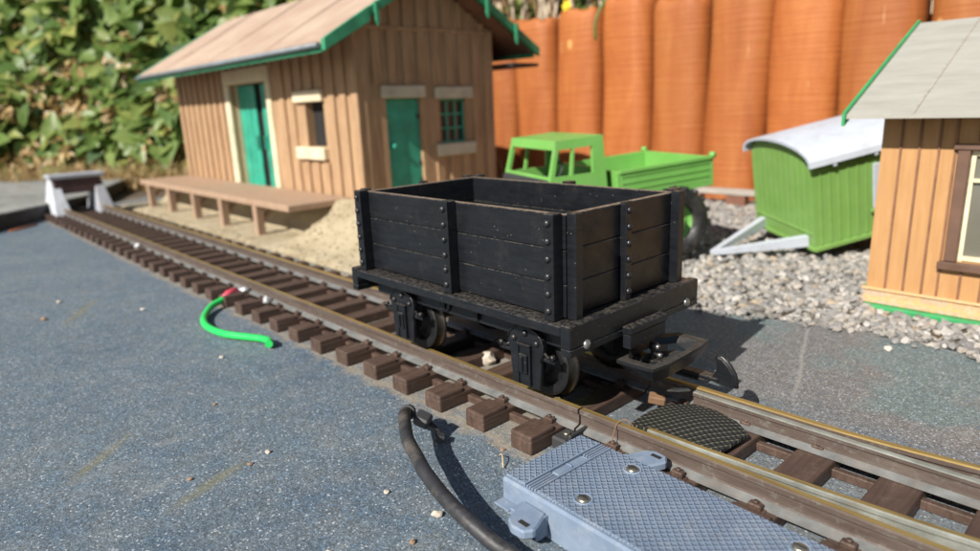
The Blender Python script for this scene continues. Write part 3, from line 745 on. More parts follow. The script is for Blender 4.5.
# floor, sole bars, beams
mb = MB()
for k in range(9):
    y0 = -HB + PT + k * (2 * HB - 2 * PT) / 9; mb.box(L0 + PT, L1 - PT, y0 + .001, y0 + (2 * HB - 2 * PT) / 9 - .001, .545, .556, .002)
mb.build('floor', M['blackin'], wagon)
mb = MB(); mb.box(F0 + .046, F1 - .046, -FB, FB, .503, .5445, .005); mb.build('frame', WM, wagon)
for s in (-1, 1):
    mb = MB(); mb.box(F0 + .047, F1 - .047, s * .300 - .012, s * .300 + .012, .405, .502, .003)
    sb = mb.build('sole_bar', M['black'], wagon)
    mb = MB(); mb.lathe([(.020, -.006), (.034, -.006), (.037, .0), (.034, .009), (.026, .009), (.024, .003), (.012, .003), (.012, .012), (0, .012)], (-.645 - X0, s * .318, .448), 'y', 20, None)
    o = mb.build('fitting', M['black'], sb)
    mb = MB(); mb.box(-.70 - X0, -.59 - X0, s * .32 - .006, s * .32 + .006, .488, .5, .002); mb.build('bracket', M['black'], sb)
for xa, xb, s in ((F0, F0 + .045, -1), (F1 - .045, F1, 1)):
    mb = MB(); mb.box(xa, xb, -FB, FB, .4645, .5505, .004); mb.box(xa, xb, -FB, FB, .434, .4625, .003); mb.box(xa + .004, xb - .004, -FB + .004, FB - .004, .44, .54)
    bb = mb.build('buffer_beam', WM, wagon)
    xo = xb if s > 0 else xa
    for y in (-.335, .335): bolt(bb, (xo, y, .464), (0, 0, s * math.pi / 2 + math.pi), BMB)
    mb = MB(); mb.box(min(xo, xo + s * .042), max(xo, xo + s * .042), -.125, .13, .447, .477, .004)
    mb.box(min(xo, xo + s * .036), max(xo, xo + s * .036), -.118, .123, .388, .445, .003)
    mb.build('coupler_pad', WM, bb)
# axle guards
def guard(x, s):
    c = math.cos; pts = []
    for k in range(9):
        a = math.pi - k * math.pi / 8; pts.append((.098 * c(a), .40 + .062 * math.sin(a)))
    pts += [(.097, .375), (.086, .335), (.074, .21), (-.074, .21), (-.086, .335), (-.097, .375)]
    mb = MB(); mb.prism(pts, -.009, .009, 'y', bev=.003)
    rim = [Vector((p[0] * .97, -.009, p[1])) for p in pts[:11]]
    mb.tube(rim, .006, 6)
    mb.box(-.05, .05, .009, .05, .215, .33, .004)
    o = mb.build('axle_guard', M['black'], wagon); o.location = (x, s * .328, 0); o.rotation_euler = (0, 0, 0 if s < 0 else math.pi)
    for bx_, bz in ((-.062, .405), (0, .435), (.062, .405)): bolt(o, (bx_, -.009, bz), (math.pi, 0, 0))
    mb = MB(); mb.box(-.031, .031, -.016, -.010, .225, .385, .002); mb.box(-.022, .022, -.030, -.016, .27, .352, .004)
    mb.box(-.006, .006, -.038, -.03, .28, .345, .002); mb.box(-.036, -.027, -.024, -.010, .22, .39, .002); mb.box(.027, .036, -.024, -.010, .22, .39, .002); mb.box(-.036, .036, -.024, -.01, .382, .392, .002)
    mb.build('axle_box', M['black'], o)
    for q in (-1, 1):
        mb = MB(); mb.tube([(q * .093, -.002, .372), (q * .115, -.002, .356), (q * .138, -.002, .362)], .0075, 6); mb.box(min(q * .088, q * .15), max(q * .088, q * .15), -.006, .008, .338, .351, .002)
        mb.cyl((q * .14, -.004, .364), .012, .02, 'y', 12); mb.build('spring_hanger', M['black'], o)
AX = (-.945 - X0, -.115 - X0)
def wheel(x, s):
    mb = MB(); ym = s
    mb.mi = 1
    mb.lathe([(.112, -.004), (.150, -.004), (.157, .003), (.150, .010), (.1385, .016), (.1355, .046)], n=44)
    mb.mi = 0
    mb.lathe([(.1355, .046), (.132, .050), (.100, .052), (.094, .046), (.094, .02)], n=44); mb.lathe([(.112, -.004), (.094, .0), (.094, .02)], n=44)
    mb.lathe([(.095, .022), (.04, .026), (.038, .058), (.02, .064), (0, .064)], n=32)
    mb.lathe([(.095, .014), (0, .014)], n=32)
    o = mb.build('wheel', [M['blackin'], M['tyre']], wagon)
    o.location = (x, s * .2, .282); o.rotation_euler = (math.pi / 2 if s < 0 else -math.pi / 2, 0, 0)
    return o
for x in AX:
    for s in (-1, 1): guard(x - .012, s); wheel(x, s)
    mb = MB(); mb.cyl((x, 0, .282), .02, .60, 'y', 14); mb.build('axle', M['tyre'], wagon)
mb = MB(); mb.box(F0 + .3, F1 - .3, -.05, .05, .42, .50, .005); mb.box(F0 + .12, F1 - .1, -.3, .3, .475, .503, .003)
for x in (-.12, .1): mb.box(x - .015, x + .015, -.33, .33, .42, .5, .003)
mb.build('underframe', M['blackin'], wagon)
# couplers (loop and hook)
def coupler(x, s, swing):
    e = bpy.data.objects.new('coupler', None); S.collection.objects.link(e); e.parent = wagon; e.location = (x, 0, 0); e.rotation_euler = (0, 0, (0 if s > 0 else math.pi) + swing); e.empty_display_size = .05
    # outer trough: plan outline with a bowed front, hollow inside
    zt, zb = .340, .276
    out = [(-.115, -.10), (-.058, -.215), (.098, -.205), (.112, -.11), (.110, 0), (.106, .11), (.092, .212), (-.05, .215), (-.115, .11)]
    inn = [(-.085, -.09), (-.035, -.17), (.072, -.168), (.084, -.09), (.083, 0), (.079, .09), (.066, .172), (-.03, .17), (-.085, .09)]
    mb = MB(); n = len(out); bz = [zb + (.03 if p[0] < .05 else 0) + .0 for p in out]
    cx, cy = .0, 0
    rings = [[mb.b.verts.new((cx + (p[0] - cx) * .86, p[1] * .86, z)) for p, z in zip(out, bz)], [mb.b.verts.new((*p, zt - .012)) for p in out], [mb.b.verts.new((*p, zt)) for p in out],
             [mb.b.verts.new((*p, zt)) for p in inn], [mb.b.verts.new((cx + (p[0] - cx) * .9, p[1] * .9, z + .006)) for p, z in zip(inn, bz)]]
    fs = []
    for a, b in zip(rings, rings[1:] + rings[:1]):
        for i in range(n): fs.append(mb.b.faces.new((a[i], a[(i + 1) % n], b[(i + 1) % n], b[i])))
    bmesh.ops.recalc_face_normals(mb.b, faces=fs); mb._new([v for r in rings for v in r])
    for f in mb.b.faces: f.material_index = 1 if f.normal.z > .9 and f.calc_center_median().z > zt - .003 else 0
    mb.prism([(cx + (p[0] - cx) * .93, p[1] * .93) for p in inn], zb + .001, zb + .005)
    for f in mb.b.faces:
        if abs(f.calc_center_median().z - zb - .005) < .0008 and abs(f.normal.z) > .9: f.material_index = 2
    mb.build('loop', [M['black'], M['dusty'], M['toydark']], e)
    mb = MB(); mb.box(-.16, .09, -.035, .035, .275, .292, .003); mb.box(-.035, -.022, -.022, .014, .292, .352, .003); mb.box(-.2, -.12, -.05, .05, .29, .386, .004)
    mb.cyl((-.028, -.005, .345), .017, .028, 'x', 14); mb.build('shank', M['black'], e)
    mb = MB(); mb.cyl((-.010, -.005, .345), .010, .012, 'x', 10); mb.build('screw', M['nut'], e)
    mb = MB(); mb.cyl((-.012, .012, .305), .009, .02, 'x', 10); mb.build('screw', M['nut'], e)
    # hook: an arm running forward and a curved fin at its tip
    mb = MB(); mb.box(-.12, .17, .15, .20, .190, .208, .004); mb.box(-.12, -.09, .12, .2, .2, .33, .003); mb.box(-.05, .13, .145, .205, .178, .191, .003)
    fin = [(.12, .190), (.238, .182), (.238, .205), (.228, .238), (.206, .268), (.178, .292), (.158, .297), (.152, .285), (.158, .255), (.153, .228), (.138, .208)]
    mb.prism(fin, .160, .190, 'y', bev=.004)
    mb.tube([Vector((a, .175, b)) for a, b in fin[1:8]], .010, 8)
    mb.build('hook', M['black'], e)
    return e
coupler(F1 + .045, 1, .0)
for o in list(wagon.children):
    if o.name.startswith('coupler') and o.location.x > 0: o.location.y = .078

# ================================================================== POINT MOTOR BOX
mo = thing('point_motor', 'slate blue boxed point motor with chequered lid lying beside the rail', 'point motor', (.19, -.585, 0), (0, 0, math.radians(-2.2)))
mb = MB()
mb.prism([(0, 0), (1.28, 0), (1.28, .130), (0, .130)], -.195, .195, 'y', bev=.008)
mb.build('housing', M['blue'], mo)
mb = MB(); mb.box(.008, .092, -.185, .185, .1305, .142, .004); mb.box(.150, 1.272, -.185, .185, .1305, .142, .004); mb.build('lid', M['bluetread'], mo)
mb = MB()
mb.box(.0935, .1005, -.185, .185, .1305, .144, .002); mb.box(.1415, .1485, -.185, .185, .1305, .144, .002)
for a, b in ((-.185, -.075), (.085, .185)):
    for k in range(3): mb.box(.106 + k * .0115, .112 + k * .0115, a, b, .1305, .1415, .002)
mb.box(.104, .138, -.07, .08, .1305, .1385, .006)
mb.build('lid_ribs', M['blue'], mo)
mb = MB(); mb.tube([(.108, .0, .140), (.12, .003, .141), (.134, .0, .140)], .003, 6); mb.build('latch', M['blue'], mo)
for x, y in ((.285, -.115), (.285, .125), (.83, .125), (.83, -.115)):
    mb = MB(); mb.lathe([(.029, -.006), (.031, .0), (.027, .003), (.024, -.003)], (x, y, .143), n=20); mb.build('screw_ring', M['blue'], mo)
    mb = MB(); mb.lathe([(0, -.004), (.021, -.004), (.021, .002), (.016, .0065), (0, .008)], (x, y, .143), n=20)
    o = mb.build('screw', M['steel'], mo)
    mb = MB(); mb.box(x - .0175, x + .0175, y - .0022, y + .0022, .1488, .1518); mb.build('slot', M['dark'], o)
for sy, x, sc in ((-1, .155, 1.), (1, .225, 1.)):
    mb = MB(); y0 = .196
    z = .062 if sy < 0 else .085
    pts = [(-.05, y0), (.05, y0), (.075, y0 + .055), (.085, y0 + .085), (.065, y0 + .115), (.02, y0 + .12), (-.015, y0 + .1), (-.03, y0 + .06)]
    hole = None
    mb.prism([(x + a, sy * b) for a, b in pts], z, z + .032, bev=.006)
    mb.box(x - .06, x - .02, min(sy * y0, sy * (y0 + .05)), max(sy * y0, sy * (y0 + .05)), z - .02, z + .02, .003)
    lug = mb.build('mounting_lug', M['blue'], mo)
    mb = MB(); mb.box(x + .022, x + .06, min(sy * (y0 + .078), sy * (y0 + .094)), max(sy * (y0 + .078), sy * (y0 + .094)), z + .0325, z + .0345, .0005); mb.build('slot', M['dark'], lug)
    if sy < 0:
        mb = MB(); mb.box(x - .15, x - .08, -.235, -.196, .05, .056, .001); mb.build('tab', M['blue'], mo)
        mb = MB(); mb.box(x + .052, x + .058, -.25, -.196, .02, .09, .001); mb.build('tab', M['blue'], mo)

# ================================================================== CABLES, PAD, DEBRIS
cb = thing('black_cable', 'thick black rubber cable with a dark connector beside the sleepers in the foreground', 'cable', (-.4, -.75, 0))
pts = [(-.445, -.70, .12), (-.405, -.745, .14), (-.33, -.795, .142), (-.228, -.857, .14), (-.12, -.90, .135), (-.02, -.938, .13), (.135, -.975, .115), (.265, -.985, .095), (.36, -.97, .06), (.42, -.955, .045), (.6, -.99, .042), (.9, -1.15, .042), (1.3, -1.45, .042), (1.7, -1.9, .042)]
pts = [(x + .4, y + .75, z) for x, y, z in pts]
mb = MB(); mb.tube(spline(pts, 8), .0248, 16); mb.build('jacket', M['rubber'], cb)
mb = MB(); mb.tube([(-.052, .058, .116), (-.03, .034, .128)], .032, 14); mb.tube([(-.075, .08, .108), (-.045, .052, .12)], .022, 12)
mb.build('end_ring', M['toydark'], cb)
mb = MB(); mb.box(-.035, .03, -.03, .028, -.024, .026, .008, Matrix.Translation((.02, .078, .10)) @ Euler((.25, .35, .5)).to_matrix().to_4x4())
mb.tube([(.01, .1, .08), (.05, .125, .04), (.06, .13, .0)], .014, 8)
mb.box(-.02, .02, -.018, .018, -.014, .014, .004, Matrix.Translation((.085, .105, .035)) @ Euler((.1, .3, .9)).to_matrix().to_4x4())
mb.build('connector', M['toydark'], cb)
wr = thing('green_wire', 'short bright green wire with a red sleeve joined to the near rail', 'wire', (-2.6, -.5, 0))
o3 = Vector((-2.6, -.5, 0))
gp = [(-2.985, -.455, .055), (-2.93, -.56, .04), (-2.80, -.655, .028), (-2.66, -.715, .026), (-2.5, -.742, .026), (-2.3, -.72, .026), (-2.12, -.64, .026), (-2.03, -.60, .026), (-1.95, -.60, .03), (-1.895, -.628, .035)]
mb = MB(); mb.tube([Vector(p) - o3 for p in spline(gp, 6)], .022, 12); mb.build('wire', M['wire_green'], wr)
mb = MB(); mb.tube([Vector(p) - o3 for p in ((-2.99, -.452, .055), (-3.03, -.40, .075), (-3.03, -.335, .085))], .027, 10); mb.build('sleeve', M['wire_red'], wr)
mb = MB(); mb.tube([Vector(p) - o3 for p in ((-3.03, -.335, .085), (-3.02, -.30, .082))], .018, 8); mb.lathe([(0, -.02), (.03, -.01), (.03, .01), (0, .02)], Vector((-2.99, -.295, .09)) - o3, n=12); mb.build('lug', M['lampwhite'], wr)
def blob(name, loc, r, mat, label, cat, flat=.6, group=None, seed=0):
    g = random.Random(seed * 7 + 3); mb = bmesh.new(); bmesh.ops.create_icosphere(mb, subdivisions=2, radius=1)
    for v in mb.verts:
        k = 1 + g.uniform(-.16, .16); v.co = Vector((v.co.x * r * k, v.co.y * r * .75 * k, v.co.z * r * flat * k))
    me = bpy.data.meshes.new(name); mb.to_mesh(me); mb.free(); me.materials.append(mat)
    o = bpy.data.objects.new(name, me); S.collection.objects.link(o); o.location = (loc[0], loc[1], loc[2] + r * flat * .72); o.rotation_euler = (0, 0, g.uniform(0, 6)); tag(o, label, cat, group); return o
blob('solder_blob', (-2.62, -.30, .065), .034, M['lampwhite'], 'silvery blob on the near rail foot just right of the green wire', 'solder blob', .8, seed=1)
blob('solder_blob', (-5.55, -.30, .065), .036, M['lampwhite'], 'bright silvery blob on the near rail foot towards the buffer stop', 'solder blob', .8, seed=2)
blob('solder_blob', (-6.6, .31, .065), .036, M['lampwhite'], 'silvery blob on the far rail in front of the platform posts', 'solder blob', .8, seed=3)
blob('stone', (-.80, .055, .0), .05, M['pebble'], 'pale stone between the rails under the wagon', 'stone', .8, seed=4)
# ribbed pad
pad = [(.235, -.135), (.232, -.02), (.25, .10), (.33, .172), (.42, .176), (.53, .14), (.605, .075), (.59, -.095), (.45, -.125), (.34, -.128)]
cx = sum(p[0] for p in pad) / len(pad); cy = sum(p[1] for p in pad) / len(pad)
def pz(x, y): return .094 + .02 * math.exp(-(((x - .43) / .16) ** 2 + ((y - .03) / .13) ** 2))
mb = MB(); R = 7; top = []; bot = []
for k in range(R + 1):
    t = 1 - k / R * .98
    top.append([mb.b.verts.new((cx + (x - cx) * t, cy + (y - cy) * t, pz(cx + (x - cx) * t, cy + (y - cy) * t))) for x, y in pad])
    bot.append([mb.b.verts.new((v.co.x, v.co.y, v.co.z - .012)) for v in top[-1]])
n = len(pad); fs = []
for L, sgn in ((top, 1), (bot, -1)):
    for a, b in zip(L, L[1:]):
        for i in range(n): fs.append(mb.b.faces.new((a[i], a[(i + 1) % n], b[(i + 1) % n], b[i])))
    fs.append(mb.b.faces.new(L[-1]))
for i in range(n): fs.append(mb.b.faces.new((top[0][i], top[0][(i + 1) % n], bot[0][(i + 1) % n], bot[0][i])))
bmesh.ops.recalc_face_normals(mb.b, faces=fs)
tag(mb.build('ribbed_pad', M['pad']), 'black ribbed rubber mesh pad lying over the point blades between the rails', 'rubber pad')
mb = MB(); mb.box(-.035, .035, -.022, .022, 0, .035, .004); o = mb.build('wood_chip', M['stem']); o.location = (.165, .155, .06); o.rotation_euler = (.2, .1, .5); tag(o, 'light brown wood chip between the rails below the coupler', 'wood chip')
mb = MB(); mb.prism([(-.05, -.007), (.0, -.011), (.05, -.004), (.04, .008), (-.02, .009)], 0, .009, bev=.002); o = mb.build('bark_flake', M['pebble']); o.location = (.245, .19, .125); o.rotation_euler = (.3, 0, .7); tag(o, 'thin pale flake resting behind the black ribbed pad', 'flake')
mb = MB(); mb.tube(spline([(-.078, -.545, .006), (-.04, -.565, .03), (.0, -.60, .008)], 5), [.0026] * 11, 6); tag(mb.build('twig', M['straw']), 'short curved twig on the felt left of the blue box', 'twig')
pebs = [((.045, -.949), .024, 0, 'pale chip on the felt left of the cable at the bottom of the photo'),
        ((-.774, -1.158), .017, 0, 'small pale chip at the upper end of a mossy streak'),
        ((-.738, -1.248), .013, 1, 'small brown chip in the middle of the front mossy streak'),
        ((-.80, -1.452), .014, 1, 'brown crumb at the left end of the front mossy streak'),
        ((.629, 1.579), .032, 0, 'flat pale stone alone on the felt in front of the ochre building'),
        ((-3.673, -1.431), .028, 1, 'orange brown crumb far left on the open felt'),
        ((-3.372, -.884), .02, 0, 'pale crumb on the felt left of the green wire'),
        ((-1.98, -.87), .018, 0, 'pale crumb on the felt just below the green wire'),
        ((-1.39, -1.134), .012, 1, 'dark crumb alone in the middle of the felt'),
        ((.10, -1.09), .016, 1, 'tan crumb beside the lower part of the cable'),
        ((-.047, -1.30), .014, 0, 'whitish crumb at the very bottom edge left of the cable'),
        ((-.10, -.505), .013, 1, 'dark crumb between the last two sleepers before the joint'),
        ((-.19, -.99), .016, 0, 'dusty crumb left of the middle of the cable'),
        ((-4.1, -1.26), .024, 0, 'whitish speck on the far left felt behind the orange crumb')]
for i, ((x, y), r, k, lab) in enumerate(pebs): blob('stone_chip', (x, y, 0), r * .8, M['pebble'] if k == 0 else M['pebbleb'], lab, 'stone chip', .55, 'stone chips scattered on the felt', 20 + i)

# ================================================================== walls with openings
def wall_mb(u0, u1, z0, z1, openings, thick, gable=None):
    """wall in local (u, depth, z): front face at depth 0, thickness to +depth. openings = [(ua, ub, za, zb)]"""
    mb = MB(); us = sorted({u0, u1, *[o[0] for o in openings], *[o[1] for o in openings]})
    for a, b in zip(us, us[1:]):
        segs = [(z0, z1)]
        for (ua, ub, za, zb) in openings:
            if ua <= a + 1e-6 and ub >= b - 1e-6:
                ns = []
                for s, e_ in segs:
                    if za > s: ns.append((s, min(e_, za)))
                    if zb < e_: ns.append((max(s, zb), e_))
                segs = ns
        for s, e_ in segs: mb.box(a, b, 0, thick, s, e_)
    return mb
def battens(mb, u0, u1, zf, pitch, w, d, openings, z0, off=0):
    n = int((u1 - u0) / pitch)
    for i in range(n + 1):
        u = u0 + off + i * (u1 - u0 - 2 * off) / n
        z1 = zf(u); spans = [(z0, z1)]
        for (ua, ub, za, zb) in openings:
            if u + w / 2 > ua and u - w / 2 < ub:
                ns = []
                for s, e_ in spans:
                    if za > s: ns.append((s, min(e_, za)))
                    if zb < e_: ns.append((max(s, zb), e_))
                spans = ns
        for s, e_ in spans:
            if e_ - s > .02: mb.box(u - w / 2, u + w / 2, -d, 0.001, s, e_, .004)

# ================================================================== GOODS SHED
shed = thing('goods_shed', 'brown boarded model goods shed with pinkish roof and teal doors', 'model building', (-6.9, 2.56, .4))
SX0, SX1, SY = -9.45 + 6.9, -4.35 + 6.9, .92
EZ, RZ, EY = 1.90 - .4, 2.73 - .4, 1.42
sl = (RZ - EZ) / EY
def roofz(y): return RZ - abs(y) * sl
wtop = roofz(SY) - .01
# front wall (faces the track)
dO = (-.60 - 0.0, .45, 0, 0)
A = -6.9
big = (-7.50 - A, -6.38 - A, -.05, 1.70 - .4); sw = (-5.47 - A, -5.05 - A, .93 - .4, 1.42 - .4)
mb = wall_mb(SX0, SX1, -.1, wtop, [big, sw], .1)
fo = [(big[0] - .16, big[1] + .13, -.1, 1.48), (sw[0] - .2, sw[1] + .04, .36, 1.16)]
battens(mb, SX0, SX1, lambda u: wtop - .03, .225, .125, .028, fo, -.1, .03)
o = mb.build('front_wall', M['shedwall'], shed); o.location = (0, -SY, 0)
mb = wall_mb(SX0, SX1, -.1, wtop, [], .1); battens(mb, SX0, SX1, lambda u: wtop - .03, .225, .125, .028, [], -.1, .03)
o = mb.build('rear_wall', M['shedwall'], shed); o.location = (0, SY, 0); o.rotation_euler = (0, 0, math.pi)
# gable walls
gd = (1.975 - 2.56, 2.43 - 2.56, -.05, 1.42 - .4); gw = (2.69 - 2.56, 3.08 - 2.56, .91 - .4, 1.40 - .4)
def gable(openings, name, flip):
    mb = wall_mb(-SY + .1, SY - .1, -.1, wtop - .06, openings, .1)
    mb.prism([(-SY + .1, wtop - .06), (SY - .1, wtop - .06), (SY - .1, roofz(SY - .1) - .035), (0, RZ - .035), (-SY + .1, roofz(SY - .1) - .035)], 0, .1, 'y')
    oo = [(a - .08, b + .08, z0, z1 + .14) for a, b, z0, z1 in openings]
    battens(mb, -SY + .02, SY - .02, lambda u: 1.70 if abs(u) < 5 else 0, .19, .10, .022, oo, -.1, .03)
    battens(mb, -SY + .02, SY - .02, lambda u: roofz(u) - .05, .19, .10, .022, [], 1.745, .12)
    mb.box(-SY + .0, SY - .0, -.026, 0.002, 1.70, 1.742, .004)
    for s in (-1, 1): mb.box(s * SY - (.1 if s > 0 else 0) + (0 if s > 0 else 0), s * SY + (.1 if s < 0 else 0), .001, .1, -.1, wtop)
    return mb
o = gable([gd, gw], 'g', 1).build('gable_wall', M['shedwall'], shed); o.location = (SX1 + .002, 0, 0); o.rotation_euler = (0, 0, math.pi / 2)
o = gable([], 'g', 1).build('gable_wall', M['shedwall'], shed); o.location = (SX0 - .002, 0, 0); o.rotation_euler = (0, 0, -math.pi / 2)
# big sliding door with cream frame
e = bpy.data.objects.new('double_door', None); S.collection.objects.link(e); e.parent = shed; e.location = (0, -SY, 0)
mb = MB(); a, b, z0, z1 = big
mb.box(a - .15, a - .002, -.035, .06, -.1, z1 + .002, .01); mb.box(b + .002, b + .12, -.035, .06, -.1, z1 + .002, .01); mb.box(a - .15, b + .12, -.04, .06, z1 + .004, z1 + .19, .01)
mb.box(a + .001, a + .012, .0605, .18, -.1, z1)
mb.build('frame', M['cream'], e)
mid = (a + b) / 2 + .05
for q0, q1, tilt in ((a + .01, mid - .10, .0), (mid + .09, b - .01, .0)):
    mb = MB(); mb.box(q0, q1, .10, .13, -.05, z1 - .01, .006)
    for k in range(1, 3): mb.box(q0 + (q1 - q0) * k / 3 - .006, q0 + (q1 - q0) * k / 3 + .006, .096, .101, -.04, z1 - .03)
    dd = mb.build('leaf', M['teal'], e)
    mb = MB(); x = q1 - .03 if q0 < mid - .2 else q0 + .03; mb.box(x - .014, x + .014, .07, .1, .46, .64, .006); mb.build('handle', M['teal'], dd)
mb = MB(); mb.box(a - .1, b + .1, .15, .16, -.1, z1 + .05); mb.build('shade_fill', M['dark'], e)  # black sheet standing in for the shade of the room behind the doors
# small hatch
e = bpy.data.objects.new('window', None); S.collection.objects.link(e); e.parent = shed; e.location = (0, -SY, 0)
a, b, z0, z1 = sw
mb = MB(); mb.box(a - .19, b + .03, -.05, .0, z1 + .002, z1 + .125, .008); mb.build('lintel', M['cream'], e)
mb = MB(); mb.box(a - .2, b + .03, -.07, .03, z0 - .14, z0 - .002, .008); mb.build('sill', M['cream'], e)
mb = MB(); mb.box(a - .1, b + .02, .101, .11, z0 - .05, z1 + .05); mb.build('shade_fill', M['dark'], e)  # black sheet again, painted shade behind the hatch
# gable door + window
e = bpy.data.objects.new('door', None); S.collection.objects.link(e); e.parent = shed; e.location = (SX1, 0, 0); e.rotation_euler = (0, 0, math.pi / 2)
a, b, z0, z1 = gd
mb = MB(); mb.box(a + .003, b - .003, .035, .07, -.1, z1 - .002, .006); mb.build('panel', M['teal'], e)
mb = MB(); mb.box(a - .06, b + .05, -.05, .0, z1 + .002, z1 + .13, .01); mb.build('lintel', M['lintel'], e)
mb = MB(); mb.cyl((a + .09, .015, .52), .032, .04, 'y', 12, bev=.01); mb.build('knob', M['teal'], e)
for z in (.1, .3, .8):
    mb = MB(); mb.box(b - .04, b - .01, .022, .036, z, z + .05, .003); mb.build('hinge', M['toydark'], e)
e = bpy.data.objects.new('window', None); S.collection.objects.link(e); e.parent = shed; e.location = (SX1, 0, 0); e.rotation_euler = (0, 0, math.pi / 2)
a, b, z0, z1 = gw
mb = MB(); mb.box(a - .07, b + .09, -.05, .0, z1 + .002, z1 + .13, .01); mb.build('lintel', M['lintel'], e)
mb = MB(); mb.box(a - .08, b + .09, -.07, .02, z0 - .135, z0 - .002, .01); mb.build('sill', M['lintel'], e)
mb = MB()
for k in range(4): u = a + .012 + k * (b - a - .024) / 3; mb.box(u - .011, u + .011, .04, .055, z0, z1)
for k in range(4): z = z0 + .012 + k * (z1 - z0 - .024) / 3; mb.box(a, b, .038, .057, z - .011, z + .011)
mb.build('bars', M['tealdark'], e)
mb = MB(); mb.box(a, b, .075, .08, z0, z1); mb.build('pane', M['pane'], e)
# roof
rx0, rx1 = -9.62 + 6.9, -4.03 + 6.9
rf = bpy.data.objects.new('roof', None); S.collection.objects.link(rf); rf.parent = shed
for s in (-1, 1):
    mb = MB(); mb.prism([(0, RZ + .0), (s * EY, EZ), (s * EY, EZ + .05), (0, RZ + .055)], rx0, rx1, 'x')
    sp_ = mb.build('slope', M['roof'], rf)
    for xx in (-1.55, .05, 1.6):
        mb = MB(); mb.prism([(s * .02, RZ + .0535), (s * (EY - .004), EZ + .0505), (s * (EY - .004), EZ + .057), (s * .02, RZ + .060)], xx, xx + .5 if False else xx + .05, 'x'); mb.build('roof_joint', M['roof'], sp_)
    mb = MB(); mb.prism([(0, RZ - .022), (s * (EY - .02), EZ - .01), (s * (EY - .02), EZ - .003), (0, RZ - .002)], rx0 + .03, rx1 - .06, 'x'); mb.build('soffit', M['soffit'], rf)
    for xa, xb in ((rx1 - .03, rx1 + .02), (rx0 - .02, rx0 + .03)):
        mb = MB(); mb.prism([(s * .003, RZ - .03), (s * (EY + .02), EZ - .045), (s * (EY + .02), EZ + .052), (s * .003, RZ + .066)], xa, xb, 'x', bev=.005)
        vb = mb.build('bargeboard', M['dgreen'], rf)
        if xb > 0:
            for t in ((.60,) if s < 0 else (.42, .73)):
                y = s * EY * t; z = RZ - t * (RZ - EZ)
                mb = MB(); mb.prism([(y - .024, z + .075), (y + .024, z + .075), (y + .024, z - .10), (y, z - .15), (y - .024, z - .10)], xb + .001, xb + .035, 'x', bev=.006); mb.build('finial', M['dgreen'], vb)
            if s < 0:
                mb = MB(); mb.prism([(s * EY * .66, RZ - .66 * (RZ - EZ) - .06), (s * (EY + .03), EZ - .055), (s * (EY + .03), EZ + .06), (s * EY * .66, RZ - .66 * (RZ - EZ) + .08)], xb + .0005, xb + .03, 'x', bev=.006); mb.build('end_board', M['dgreen'], vb)
    mb = MB(); mb.tube([(rx0 - .02, s * (EY + .03), EZ + .005), (rx1 - .06, s * (EY + .03), EZ + .005)], .025, 8); gg = mb.build('gutter', M['gutter'], rf)
    mb = MB(); mb.box(rx0, rx1 - .06, s * (EY - .01) - .012, s * (EY - .01) + .012, EZ - .055, EZ - .002); mb.build('fascia', M['dgreen'], gg)
    if s > 0:
        mb = MB(); mb.box(.6, rx1 - .04, SY + .12, EY + .06, EZ - .16, EZ - .12, .005); mb.build('shelf', M['deckside'], rf)
# loading platform
pl = thing('loading_platform', 'pinkish brown loading platform on posts along the front of the goods shed', 'platform', (-7.05, 1.25, 0))
mb = MB(); mb.box(-2.45, 2.46, -.38, .352, .345, .412, .008); mb.build('deck', M['platform'], pl)
for x in (-9.17, -8.28, -7.32, -6.40, -5.42):
    mb = MB(); mb.box(x + 7.05 - .045, x + 7.05 + .045, -.375, -.285, .01, .344, .005); po = mb.build('post', M['platform'], pl)
    mb = MB()
    mb.prism([(-.284, .20), (-.284, .15), (-.10, .345), (-.16, .345)], x + 7.05 - .025, x + 7.05 + .025, 'x')
    mb.build('brace', M['platform'], po)

# ================================================================== OCHRE BUILDING (right)
st = thing('ochre_building', 'ochre boarded model building with brown framed window and grey roof at the right edge', 'model building', (.27, 2.33, -.01))
BW, BD = 2.6, 1.75; GR = (1.72 - 1.155) / 1.17; ry = .95
wz = 1.255
wn = (.425, 1.06, .355, .98)
mb = wall_mb(0, BW, .0, wz, [wn], .06); 
us = [.075, .185, .300, .415]
def bt(mb, x, z0, z1):
    mb.box(x - .006, x + .006, -.012, .001, z0, z1, .002)
o = mb.build('front_wall', M['ochre'], st)
mb = MB()
for x in (.104, .2, .296, .374): bt(mb, x, .135, wz - .005)
for x in (.48, .58, .70, .82, .94, 1.04): bt(mb, x, .135, wn[2] - .04); bt(mb, x, wn[3] + .05, wz - .005)
for k in range(15): bt(mb, 1.14 + k * .1, .135, wz - .005)
mb.build('battens', M['ochrebat'], o)
mb = MB(); mb.prism([(.06, 0), (BD - .06, 0), (BD - .06, wz), (ry, wz + (ry - .0) * GR - .03), (.06, wz)], 0, .06, 'x'); mb.build('gable_wall', M['ochre'], st)
mb = MB(); mb.prism([(.06, 0), (BD - .06, 0), (BD - .06, wz), (ry, wz + ry * GR - .03), (.06, wz)], BW - .06, BW, 'x'); mb.build('gable_wall', M['ochre'], st)
mb = MB(); mb.box(0, BW, BD - .06, BD, 0, wz); mb.build('rear_wall', M['ochre'], st)
mb = MB(); mb.box(-.008, BW + .008, -.020, -.001, .035, .118, .002); mb.box(-.018, BW + .018, -.032, -.001, .119, .134, .003); mb.build('plinth', M['plinth'], st)
mb = MB(); mb.box(-.0, BW + .02, -.07, BD + .03, -.04, .033, .008); mb.build('base', M['basegreen'], st)
mb = MB(); mb.box(-.055, -.001, .15, .25, .0, .11, .006); mb.build('step', M['basegreen'], st)
e = bpy.data.objects.new('window', None); S.collection.objects.link(e); e.parent = st
a, b, z0, z1 = wn
